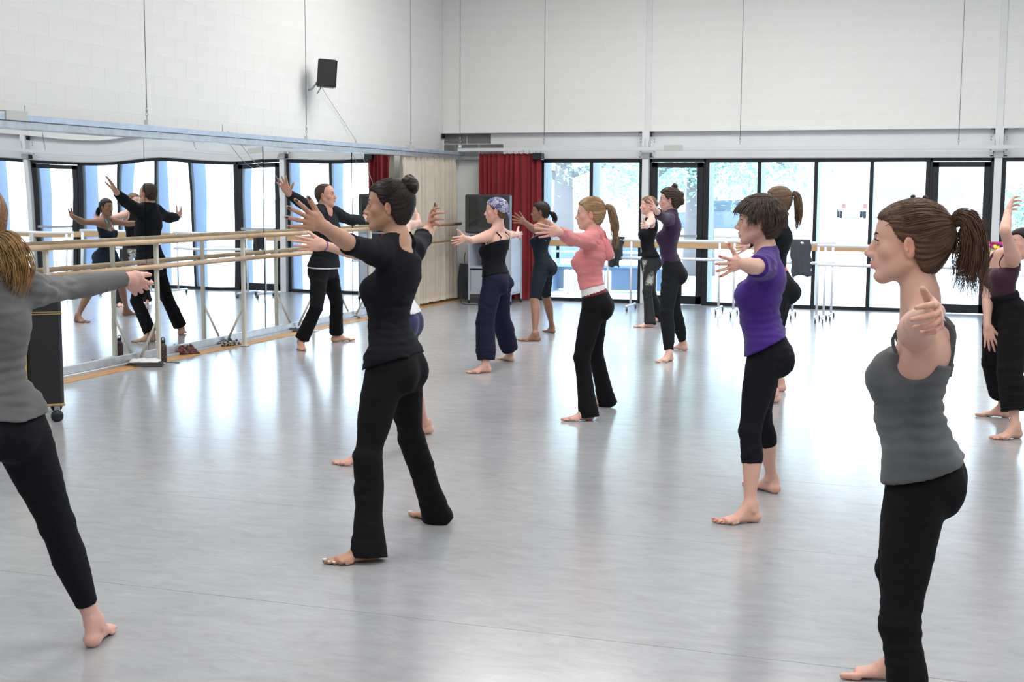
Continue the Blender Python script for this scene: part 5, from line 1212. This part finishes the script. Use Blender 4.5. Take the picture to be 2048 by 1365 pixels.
# board along the windows
mb = MB(); zb = [at(1700, y_, 1, YB-.09)[2] for y_ in (487.5+8.5, 487.5-6.5)]; zb = (at(1700, 503.5, 1, YB-.09)[2], at(1700, 490, 1, YB-.09)[2])
mb.bx(1.66, ROOMX-.2, -.018, .018, zb[0], zb[1], .005); o = mb.build('window_rail', WOODR); o.location = (0, YB-.09, 0); tag(o, 'long tan wooden rail board fixed across the window wall at waist height', 'rail')
# portable barres
def portable(x0, x1, y, ups, label, zt=.985, zl=.735):
    r = empty('portable_barre', ((x0+x1)/2, y, 0)); cx = (x0+x1)/2; tag(r, label, 'barre', 'white portable barres by the windows')
    for z in (zt, zl): mb = MB(); mb.sweep([(x0-cx, 0, z), (x1-cx, 0, z)], .021, 12); mb.build('bar', WHITEP, r)
    for xu in ups:
        mb = MB(); mb.sweep([(xu-cx, 0, .06), (xu-cx, 0, zt-.005)], .016, 10); mb.build('upright', WHITEP, r)
        mb = MB(); mb.sweep([(xu-cx, -.28, .07), (xu-cx, .28, .07)], .016, 8); b0 = mb.build('foot_bar', WHITEP, r)
        for sg in (-1, 1):
            mb = MB(); mb.lathe((xu-cx+.012, sg*.27, .028), [(.006, -.012), (.028, -.010), (.028, .010), (.006, .012)], 14, Matrix.Rotation(pi/2, 3, 'Y')); mb.build('caster', mat('caster_grey', (.10, .11, .13), .5), b0)
    return r
PY = 18.25
def xp(px, Y): return at(px, 470, 1, Y)[0]
portable(xp(1215, PY), xp(1450, PY), PY, [xp(1217, PY), xp(1263, PY), xp(1440, PY)], 'white portable barre behind the lace-trousered woman, dark jacket on it')
portable(xp(1455, 17.9), xp(1672, 17.9), 17.9, [xp(1589, 17.9), xp(1667, 17.9), xp(1470, 17.9)], 'white portable barre in the middle with dark trousers hung over it', zt=1.0)
portable(xp(1636, 17.5), xp(2000, 17.5), 17.5, [xp(1638, 17.5), xp(1652, 17.5), xp(1985, 17.5)], 'white portable barre at right reaching towards the right-hand door')
# clothes on the barres
def drape(name, label, cat, x, y, z, w, drop_f, drop_b, m_, seed=1, skew=0.0, bulge=.02):
    rnd = random.Random(seed)
    def fn(u, v):
        s_ = (u-.5)*w*(1-.12*abs(v-.5)*2*abs(skew)); t = v
        if t < .46: zz = -drop_f*(1-t/.46); yy = -.03-bulge*sin(t*9+u*5+seed)
        elif t > .54: zz = -drop_b*((t-.54)/.46); yy = .03+bulge*.5*sin(t*9+u*4)
        else: a = (t-.46)/.08*pi; zz = .03*sin(a); yy = -.03*cos(a)
        return (s_+skew*zz*.3+.008*sin(zz*30+seed), yy+.010*sin(u*17+seed), zz+.012*sin(u*9+seed)*(abs(t-.5) > .3))
    mb = MB(); mb.grid(fn, 16, 30); o = mb.build(name, m_); o.location = (x, y, z)
    md = o.modifiers.new('thickness', 'SOLIDIFY'); md.thickness = .012; return tag(o, label, cat)
cl('hang_dark', (.030, .036, .045)); cl('hang_grey', (.06, .065, .08)); cl('yellow_cloth', (.72, .78, .06)); cl('magenta_cloth', (.42, .03, .22)); cl('white_cloth', (.8, .8, .8))
zt_ = .985+.024
drape('dark_jacket', 'dark jacket hung over the portable barre beside the blond ponytail', 'jacket', xp(1236, PY), PY, zt_, .17, .40, .30, MATS['hang_dark'], 2, .4)
drape('dark_trousers', 'folded dark grey trousers hung over the middle portable barre', 'trousers', xp(1601, 17.9), 17.9, 1.024, .27, .46, .30, MATS['hang_grey'], 4, -.25, .008)
drape('yellow_shirt', 'bright yellow shirt hung over the right portable barre', 'shirt', xp(1986, 17.5), 17.5, zt_, .17, .28, .22, MATS['yellow_cloth'], 5, .2)
drape('magenta_scarf', 'magenta scarf on top of the yellow shirt by the right column', 'scarf', xp(1991, 17.5), 17.5, zt_+.035, .19, .05, .10, MATS['magenta_cloth'], 6, 0)
drape('white_towel', 'white towel hung over the right portable barre', 'towel', xp(1960, 17.5), 17.5, zt_, .16, .36, .3, MATS['white_cloth'], 7, 0)
# ================================================================ speaker on the wall
PLAST = mat('black_plastic', (.014, .014, .015), .5)
sp = empty('wall_speaker', (.27, 14.9, 3.08)); tag(sp, 'small black loudspeaker mounted high on the left wall', 'speaker')
sp.rotation_euler = (0, radians(4), radians(28))
mb = MB(); w2, d2, h2 = .115, .12, .165
mb.box((0, 0, 0), (.22, .24, .33), None, .012); mb.build('cabinet', PLAST, sp)
mb = MB(); mb.box((.117, 0, 0), (.012, .222, .315), None, .005); mb.build('grille', mat('grille_black', (.02, .02, .022), .8, bump=.5, bscale=400), sp)
mb = MB(); mb.box((.126, .05, -.135), (.003, .05, .018)); mb.build('badge', mat('silver', (.8, .8, .8)), sp)
mb = MB(); mb.sweep([(-.10, 0, -.10), (-.16, .0, -.20), (-.22, .02, -.22)], .012, 6); mb.box((-.215, .0, -.24), (.012, .07, .14), None, .002); mb.sweep([(-.05, .02, -.16), (-.10, .02, -.25)], .008, 6); mb.build('mount', GALV, sp)
def wire(pts, label, r=.003, nm='cable', m_=None):
    mb = MB(); mb.sweep([tuple(p) for p in bez(pts, 24)], r, 6); o = mb.build(nm, m_ or mat('pale_wire', (.35, .36, .37), .6)); return tag(o, label, 'cable')
yw = lambda px, X: (7.7-X)/tan(YAW+math.atan((1024-px)/FPX))
def lw(px, py, X): return at(px, py, 0, X)
wire([lw(644, 176, .06), lw(668, 214, .03), lw(695, 255, .03), lw(713, 284, .10), lw(714, 291, .30)], 'thin cable running from the wall speaker down to the rail')
wire([lw(716, 294, .34), lw(730, 325, .33), lw(745, 366, .31), lw(756, 420, .30)], 'thin pale cable hanging over the mirror near the beige curtain')
wire([lw(455, 262, .345), lw(478, 285, .335), lw(515, 330, .33), lw(552, 352, .30), lw(560, 400, .30)], 'thin pale cable hanging down over the mirror from the rail')
# ================================================================ television on its cart
TVY = 18.55
xa, xb = at(939, 430, 1, TVY)[0], at(1027, 430, 1, TVY)[0]; ztv, zbv = at(983, 389, 1, TVY)[2], at(983, 466, 1, TVY)[2]
tcx = (xa+xb)/2; TW = xb-xa; TH = ztv-zbv
cg = mat('cart_grey', (.42, .46, .53), .4, .2); cart = empty('television_cart', (tcx+.03, TVY+.1, 0)); tag(cart, 'tall grey metal television cart on casters in front of the red curtain', 'cart')
mb = MB(); mb.bx(-TW/2, TW/2, -.26, .26, zbv-.035, zbv-.005, .005); mb.build('top_shelf', cg, cart)
mb = MB(); mb.bx(-TW/2+.02, TW/2-.02, -.24, .24, .52, .55, .004); mb.bx(-TW/2+.02, TW/2-.02, -.24, .24, .14, .17, .004); split_build(mb, 'shelf', cg, cart)
mb = MB(); mb.bx(-TW/2+.03, TW/2-.03, -.22, .22, .17, .50, .004); mb.build('cabinet', cg, cart)
mb = MB(); mb.bx(TW/2-.16, TW/2-.01, -.255, .2, .17, zbv-.035, .004); mb.bx(-TW/2+.01, -TW/2+.025, -.24, .24, .17, zbv-.035, .002); split_build(mb, 'side_panel', mat('cart_panel', (.42, .47, .56), .35), cart)
for sx_ in (-1, 1):
    for sy_ in (-1, 1):
        mb = MB(); mb.bx(sx_*(TW/2-.02)-.012, sx_*(TW/2-.02)+.012, sy_*.25-.012, sy_*.25+.012, .05, zbv-.03, .002); mb.build('upright', cg, cart)
        mb = MB(); mb.lathe((sx_*(TW/2-.02), sy_*.25, .03), [(.008, -.012), (.03, -.01), (.03, .01), (.008, .012)], 12, Matrix.Rotation(pi/2, 3, 'Y')); mb.build('caster', BLK_, cart)
tv = empty('television', (tcx, TVY, zbv)); tag(tv, 'bulky dark tube television standing on the grey cart', 'television')
mb = MB(); mb.bx(-TW/2, TW/2, -.20, -.06, 0, TH, .018)
z0, z1 = .03, TH-.02; vs = [(-TW/2+.02, -.06, z0), (TW/2-.02, -.06, z0), (TW/2-.02, -.06, z1), (-TW/2+.02, -.06, z1), (-.2, .24, .06), (.2, .24, .06), (.2, .24, TH-.14), (-.2, .24, TH-.14)]
mb.add(vs, [(0, 1, 5, 4), (1, 2, 6, 5), (2, 3, 7, 6), (3, 0, 4, 7), (4, 5, 6, 7)]); mb.build('case', mat('tv_case', (.035, .037, .042), .45), tv)
mb = MB(); mb.grid(lambda u, v: ((u-.5)*(TW-.13), -.203-.014*(1-(2*u-1)**2)*(1-(2*v-1)**2), .10+v*(TH-.145)), 12, 10); mb.build('screen', mat('tv_screen', (.02, .025, .025), .08, coat=.6), tv)
mb = MB(); mb.bx(-TW/2+.03, TW/2-.03, -.205, -.195, .02, .075, .003); mb.build('control_strip', mat('tv_strip', (.05, .05, .055), .4), tv)
wire([V(xa-.05, TVY-.05, .75), V(xa-.02, TVY-.15, .62), V(xa+.04, TVY-.2, .45), V(xa-.05, TVY-.2, .12), V(xa+.02, TVY-.35, .012), V(xa+.25, TVY-.45, .012), V(xa+.45, TVY-.3, .012)], 'dark power cable looping from the television cart to the floor', .006, 'power_cable', PLAST)
# dark panel leaning in the corner
pA, pB = at(916, 597, 2, 0), at(938, 597, 2, 0); zt2 = at(913, 529, 1, 19.2)[2]
mb = MB(); y0 = 19.12; vs = [(pA[0]-.0, y0, 0), (pB[0]+.05, y0, 0), (pA[0]+.12, y0+.18, zt2), (pA[0], y0+.18, zt2+.01)]; vs += [(a, b_+.05, c) for a, b_, c in vs]
mb.add(vs, [(0, 1, 2, 3), (5, 4, 7, 6), (1, 5, 6, 2), (3, 2, 6, 7), (4, 0, 3, 7), (4, 5, 1, 0)]); o = mb.build('leaning_panel', mat('slate_panel', (.07, .075, .09), .5)); fix_normals(o); tag(o, 'dark grey tapered panel leaning against the wall in the corner', 'panel')
# ================================================================ black cabinet on casters, left
cab = empty('equipment_cabinet', (0, 0, 0)); tag(cab, 'black cabinet with brass edging on casters, behind the grey-topped woman at left', 'cabinet')
c0 = at(95, 846, 2, 0); cab.location = (c0[0], c0[1], 0); dv = c0-CP; th = atan2(dv[1], dv[0])-pi/2; cab.rotation_euler = (0, 0, th)
s_ = FPX/float((c0-CP)@FW); bw_ = 66/s_; BRASS = mat('brass', (.62, .46, .18), .28, .9); VIN = mat('black_vinyl', (.010, .010, .012), .42, bump=.2, bscale=300)
mb = MB(); mb.box((0, .30, .545), (bw_, .60, .85), None, .02); mb.build('body', VIN, cab)
mb = MB(); mb.box((0, .30, .775), (bw_+.008, .608, .008), None, .002); mb.box((0, .30, .79), (bw_+.004, .606, .006), None, .002); split_build(mb, 'brass_band', BRASS, cab)
mb = MB(); mb.box((0, .30, .125), (bw_+.012, .612, .018), None, .004); mb.build('brass_edge', BRASS, cab)
mb = MB(); mb.box((-bw_/2-.035, .30, .545), (.06, .58, .86), None, .008); mb.build('side_board', mat('yellow_wood', (.60, .50, .16), .5), cab)
mb = MB(); mb.box((-bw_/2-.27, .30, .545), (.40, .60, .85), None, .02); mb.build('rear_body', VIN, cab)
for x, yv in ((bw_/2-.05, .03), (bw_/2-.05, .5), (-bw_/2-.35, .03), (-bw_/2-.35, .5)):
    mb = MB(); mb.lathe((x, yv-.01, .043), [(.010, -.014), (.043, -.012), (.043, .012), (.010, .014)], 18, Matrix.Rotation(pi/2, 3, 'X')); cs = mb.build('caster', BLK_, cab)
    mb = MB(); mb.bx(x-.02, x+.02, yv-.01, yv+.035, .062, .116, .004); mb.build('caster_fork', GALV, cs)
# ================================================================ things on the floor by the mirror
def floorpt(px, py): return at(px, py, 2, 0)
SF = lambda p: FPX/float((p-CP)@FW)
p = floorpt(327, 727); bt = empty('water_bottle', (p[0], p[1]+.0, .004)); tag(bt, 'dark brown speckled water bottle standing in front of the nearest barre post', 'bottle')
def speck():
    M = mat('bottle_brown', (.045, .022, .020), .35); n = M.node_tree.nodes; l = M.node_tree.links
    v = n.new('ShaderNodeTexVoronoi'); v.inputs['Scale'].default_value = 70; r = n.new('ShaderNodeValToRGB'); r.color_ramp.elements[0].position = .16; r.color_ramp.elements[0].color = (.45, .35, .33, 1); r.color_ramp.elements[1].position = .24; r.color_ramp.elements[1].color = (.045, .022, .020, 1)
    t = n.new('ShaderNodeTexCoord'); l.new(t.outputs['Object'], v.inputs[0]); l.new(v.outputs[0], r.inputs[0]); l.new(r.outputs[0], n['Principled BSDF'].inputs['Base Color']); return M
mb = MB(); mb.lathe((0, 0, 0), [(.028, 0), (.034, .004), (.036, .02), (.036, .145), (.033, .165), (.022, .185), (.0195, .195)], 20); mb.build('flask', speck(), bt)
mb = MB(); mb.lathe((0, 0, .195), [(.021, 0), (.022, .02), (.018, .026)], 16); mb.sweep([(-.018, 0, .215), (-.016, 0, .238), (0, 0, .248), (.016, 0, .238), (.018, 0, .215)], .005, 8); mb.build('cap', PLAST, bt)
p = floorpt(296, 733); bk = empty('notebook', (p[0], p[1]+.02, .0)); bk.rotation_euler = (0, 0, .5); tag(bk, 'black hardback notebook lying on the floor under the white cloth', 'notebook')
mb = MB(); mb.bx(-.13, .13, -.09, .09, .001, .006, .001); mb.bx(-.13, .13, -.09, .09, .030, .036, .001); mb.build('cover', PLAST, bk); mb = MB(); mb.bx(-.125, .125, -.085, .085, .006, .030); mb.build('pages', mat('paper_dark', (.10, .10, .10), .8), bk)
def crumple(name, label, cat, c, size, m_, seed, h=.05, rz=0.0, flat=False, z0=.006):
    def fn(u, v):
        x = (u-.5)*2; y_ = (v-.5)*2; r = max(0, 1-(abs(x)**3+abs(y_)**3)); q = np.array([[x*1.3+seed, y_*1.3, seed*.7]])
        nz = abs(float(snoise(q, 2.6, seed)[0])); hh = (h*(.35+.9*nz)*r**.5 if not flat else .006+h*nz*.7*r**.3)
        dx = .09*float(snoise(q, 3.1, seed+1)[0]); return ((x*(1+dx))*size[0]/2, (y_*(1-dx))*size[1]/2, z0+hh*(1 if r > 0 else 0))
    mb = MB(); mb.grid(fn, 34, 26); o = mb.build(name, m_); o.location = (c[0], c[1], 0); o.rotation_euler = (0, 0, rz); md = o.modifiers.new('t', 'SOLIDIFY'); md.thickness = .005; md.offset = 1; return tag(o, label, cat)
crumple('white_cloth', 'white cloth folded over the black notebook on the floor', 'cloth', floorpt(290, 731), (.27, .20), MATS['white_cloth'], 3, .03, .35, True, z0=.037)
def patt(n, c1, c2, c3, sc):
    M = mat(n, c1, .85); nn = M.node_tree.nodes; l = M.node_tree.links; v = nn.new('ShaderNodeTexNoise'); v.inputs['Scale'].default_value = sc; r = nn.new('ShaderNodeValToRGB'); r.color_ramp.interpolation = 'CONSTANT'
    e = r.color_ramp.elements; e[0].position = 0; e[0].color = (*c1, 1); e[1].position = .48; e[1].color = (*c2, 1); e.new(.56).color = (*c3, 1); t = nn.new('ShaderNodeTexCoord'); l.new(t.outputs['Object'], v.inputs[0]); l.new(v.outputs[0], r.inputs[0]); l.new(r.outputs[0], nn['Principled BSDF'].inputs['Base Color']); return M
crumple('red_scarf', 'crumpled dark red and brown patterned scarf on the floor beside the bottle', 'scarf', floorpt(364, 709), (.32, .18), patt('scarf_red', (.035, .012, .012), (.16, .03, .035), (.10, .08, .07), 30), 7, .085, .9)
crumple('striped_scarf', 'crumpled black and white scarf by the second barre post', 'scarf', floorpt(452, 692), (.34, .14), patt('scarf_bw', (.02, .02, .022), (.45, .42, .38), (.03, .03, .03), 22), 11, .06, 1.1)
crumple('grey_sock', 'small grey cloth lying at the mirror base behind the man in black', 'cloth', floorpt(588, 664), (.16, .10), MATS['hang_grey'], 5, .035, .9)
crumple('brown_cloth', 'small brown cloth at the mirror base right of the man in black', 'cloth', floorpt(706, 638), (.20, .12), mat('brown_cl', (.12, .09, .07), .9), 9, .03, .9)
p = floorpt(344, 727); wire([p+V(-.05, -.02, .006), p+V(0, .01, .007), p+V(.05, -.01, .006), p+V(.06, .04, .006), p+V(.0, .05, .006), p+V(-.04, .03, .006)], 'short dark earphone cord lying beside the bottle', .003, 'earphone_cord', PLAST)
# ================================================================ outdoors
GRM = mat('pale_paving', (.62, .62, .60), .9, var=.06, vscale=.5); mb = MB(); mb.bx(-60, 120, YB+.25, 220, -.30, -.06); structure(mb.build('ground', GRM))
mb = MB(); mb.bx(-1, 17, YB+.25, YB+2.6, -.06, -.02, .005); structure(mb.build('patio_slab', mat('slab', (.60, .61, .62), .85)))
LEAF = mat('leaf', (.30, .52, .42), .6, var=.4, vscale=1.5); BARK = mat('bark', (.16, .14, .14), .9, bump=.4, bscale=20)
def tree(name, label, base, trunk_r, th_, crown, nleaf, seed, ls=.16, lean=(0, 0)):
    rnd = random.Random(seed); r = empty(name, base); tag(r, label, 'tree'); mb = MB(); top = V(lean[0], lean[1], th_)
    mb.sweep([(0, 0, -.1), tuple(top*.5), tuple(top)], [trunk_r*1.2, trunk_r, trunk_r*.8], 12); tips = []
    for i in range(9):
        a = 2*pi*i/9+rnd.uniform(-.3, .3); q = top*rnd.uniform(.7, 1); e = q+V(cos(a)*crown[0]*.7, sin(a)*crown[0]*.7, crown[1]*rnd.uniform(-.35, .9)); mid = (q+e)/2+V(0, 0, .4); mb.sweep([tuple(t) for t in bez([q, mid, e], 8)], [trunk_r*.5*(1-j/9) for j in range(8)], 6); tips += [mid, e]
    mb.build('trunk', BARK, r)
    vs = []; fs = []
    cl_ = [V(rnd.gauss(0, .5)*crown[0], rnd.gauss(0, .5)*crown[0], rnd.uniform(-.55, .9)*crown[1])+top for _ in range(70)]+tips
    for i in range(nleaf):
        c = cl_[rnd.randrange(len(cl_))]+V(rnd.gauss(0, .38), rnd.gauss(0, .38), rnd.gauss(0, .30)); d = nrm([rnd.gauss(0, 1), rnd.gauss(0, 1), rnd.gauss(0, .6)]); u = nrm(np.cross(d, [.3, .2, 1])); n_ = len(vs); s1 = ls*rnd.uniform(.6, 1.2)
        vs += [c-d*s1*.6, c+u*s1*.35, c+d*s1*.6, c-u*s1*.35+np.cross(d, u)*s1*.1]; fs.append((n_, n_+1, n_+2, n_+3))
    mb = MB(); mb.add(vs, fs); o = mb.build('foliage', LEAF, r); o['kind'] = 'stuff'; return r
tree('leafy_tree', 'broad leafy tree with a thick trunk outside the left window', (2.55, 27.5, -.06), .30, 2.8, (2.5, 1.8), 12000, 2, .11)
tree('leafy_tree', 'leafy tree seen outside the right-hand door and beyond the column', (10.6, 46, -.06), .2, 1.0, (2.2, .8), 9000, 5, .13)
tree('leafy_tree', 'leafy tree beyond the paving at the far left, seen mostly in the mirror', (-3.5, 38, -.06), .3, 3.0, (4.2, 2.6), 9000, 8, .13)
# ribbed unit and bench on the patio
x0, x1 = at(1128, 560, 1, YB+1.6)[0], at(1222, 560, 1, YB+1.6)[0]
ru = empty('ribbed_radiator', ((x0+x1)/2, YB+1.6, -.02)); tag(ru, 'white ribbed metal unit standing on the patio outside the left window', 'radiator')
w_ = x1-x0; hz = .40
for i in range(8): mb = MB(); a = -w_/2+w_*(i+.5)/8; mb.bx(a-w_/18, a+w_/18, -.06, .06, .03, hz, .02); mb.build('rib', WHITEP, ru)
mb = MB(); mb.sweep([(-w_/2+.02, 0, hz-.04), (w_/2-.02, 0, hz-.04)], .018, 8); mb.sweep([(-w_/2+.02, 0, .07), (w_/2-.02, 0, .07)], .018, 8); split_build(mb, 'header_pipe', WHITEP, ru)
mb = MB(); mb.bx(-w_/2+.03, -w_/2+.07, -.05, .05, 0, .06); mb.bx(w_/2-.07, w_/2-.03, -.05, .05, 0, .06); split_build(mb, 'foot', WHITEP, ru)
bn = empty('patio_bench', ((x0+x1)/2+.1, YB+2.2, -.02)); tag(bn, 'pale blue bench behind the ribbed unit on the patio', 'bench'); BB = mat('bench_blue', (.20, .28, .38), .6)
for k_ in range(3): mb = MB(); mb.bx(-1.0, 1.0, -.20+k_*.14, -.08+k_*.14, .42, .46, .004); mb.build('seat_slat', BB, bn)
for k_ in range(2): mb = MB(); mb.bx(-1.0, 1.0, .20, .23, .54+k_*.14, .65+k_*.14, .004); mb.build('back_slat', BB, bn)
for sg in (-1, 1): mb = MB(); mb.bx(sg*.85-.03, sg*.85+.03, -.18, .24, 0, .42, .004); mb.bx(sg*.85-.03, sg*.85+.03, .20, .26, .42, .80, .004); mb.build('leg', BB, bn)
mb = MB(); mb.bx(-1.0, 1.0, .12, .16, .03, .40, .004); mb.build('apron', BB, bn)
# cars
def car(name, label, c, rz, col, kind='car'):
    r = empty(name, (c[0], c[1], -.06)); r.rotation_euler = (0, 0, rz); tag(r, label, 'car' if kind == 'car' else 'truck'); cm = mat('car_paint_'+label[:5].strip(), col, .25, coat=.5)
    if kind == 'car': prof = [(-2.1, .35), (-2.15, .75), (-1.9, .95), (-1.25, 1.0), (-.75, 1.42), (.55, 1.45), (1.25, 1.02), (2.0, .88), (2.2, .65), (2.15, .35)]
    else: prof = [(-2.6, .5), (-2.65, 1.05), (-.6, 1.08), (-.5, 1.75), (.75, 1.78), (1.35, 1.15), (2.4, 1.08), (2.6, .8), (2.55, .45)]
    vs = []; n_ = len(prof)
    for sy_, k_ in ((-1, .86), (-1, .9), (1, .9), (1, .86)):
        for (x, z) in prof: vs.append((x*(1 if abs(k_) > .88 else .99), sy_*k_*(1-.12*max(0, (z-1.0))), z))
    fs = []
    for q in range(3): fs += [(q*n_+i, q*n_+(i+1) % n_, (q+1)*n_+(i+1) % n_, (q+1)*n_+i) for i in range(n_)]
    fs += [tuple(range(n_-1, -1, -1)), tuple(3*n_+i for i in range(n_))]; mb = MB(); mb.add(vs, fs); fix_normals(mb.build('body', cm, r))
    gm = mat('car_glass', (.05, .07, .09), .1)
    for sy_ in (-1, 1):
        mb = MB(); a = [(-.95, 1.04), (-.62, 1.36), (.45, 1.38), (.95, 1.04)] if kind == 'car' else [(-.45, 1.15), (-.42, 1.65), (.65, 1.68), (1.1, 1.15)]
        mb.add([(x, sy_*(.90-.10*max(0, z-1)), z) for x, z in a]+[(x, sy_*(.88-.10*max(0, z-1)), z) for x, z in a], [(0, 1, 2, 3), (7, 6, 5, 4), (0, 4, 5, 1), (1, 5, 6, 2), (2, 6, 7, 3), (3, 7, 4, 0)]); fix_normals(mb.build('side_window', gm, r))
        for x in (-1.35, 1.4): mb = MB(); mb.lathe((x, sy_*.82, .33), [(.05, -.10), (.33, -.09), (.34, 0), (.33, .09), (.05, .10)], 18, Matrix.Rotation(pi/2, 3, 'X')); mb.build('wheel', PLAST, r)
    mb = MB(); mb.add([(-1.22, -.7, 1.03), (-1.22, .7, 1.03), (-.80, .66, 1.38), (-.80, -.66, 1.38)] if kind == 'car' else [(2.62, -.6, .55), (2.62, .6, .55), (2.62, .6, .75), (2.62, -.6, .75)], [(0, 1, 2, 3)]); mb.build('rear_window' if kind == 'car' else 'grille', gm, r)
    return r
def gx(px, Y): return at(px, 440, 1, Y)[0]
car('parked_car', 'blue-grey car parked beyond the window panes left of the middle', (gx(1462, 52), 52), 0, (.07, .10, .14))
trk = car('parked_truck', 'grey pickup truck with red tail lights parked far outside the right-hand panes', (gx(1702, 98), 98), pi/2+.15, (.26, .29, .34), 'truck')
for sg in (-1, 1): mb = MB(); mb.bx(-2.70, -2.62, sg*.72-.12, sg*.72+.12, .72, 1.02, .01); mb.build('tail_light', mat('tail_red', (.30, .05, .06), .3), trk)
bd = empty('campus_building', (6, 140, -.06)); tag(bd, 'long low pale building far beyond the car park', 'building'); mb = MB(); mb.bx(-38, 34, 0, 12, 0, 5.2); mb.build('wall', mat('far_wall', (.62, .62, .66), .9), bd)
mb = MB(); mb.bx(-38.5, 34.5, -.6, 12.5, 5.2, 5.7); mb.build('roof', mat('far_roof', (.4, .43, .5), .8), bd)
for i in range(14): mb = MB(); mb.bx(-36+i*5, -33+i*5, -.08, 0, 1.2, 3.4); mb.build('window', mat('far_glass', (.2, .3, .4), .2), bd)
PP = P
with ThreadPoolExecutor(4) as ex: RES = list(ex.map(compute, PP))
for s, (g, parts) in zip(PP, RES):
    realise(s, g, parts)
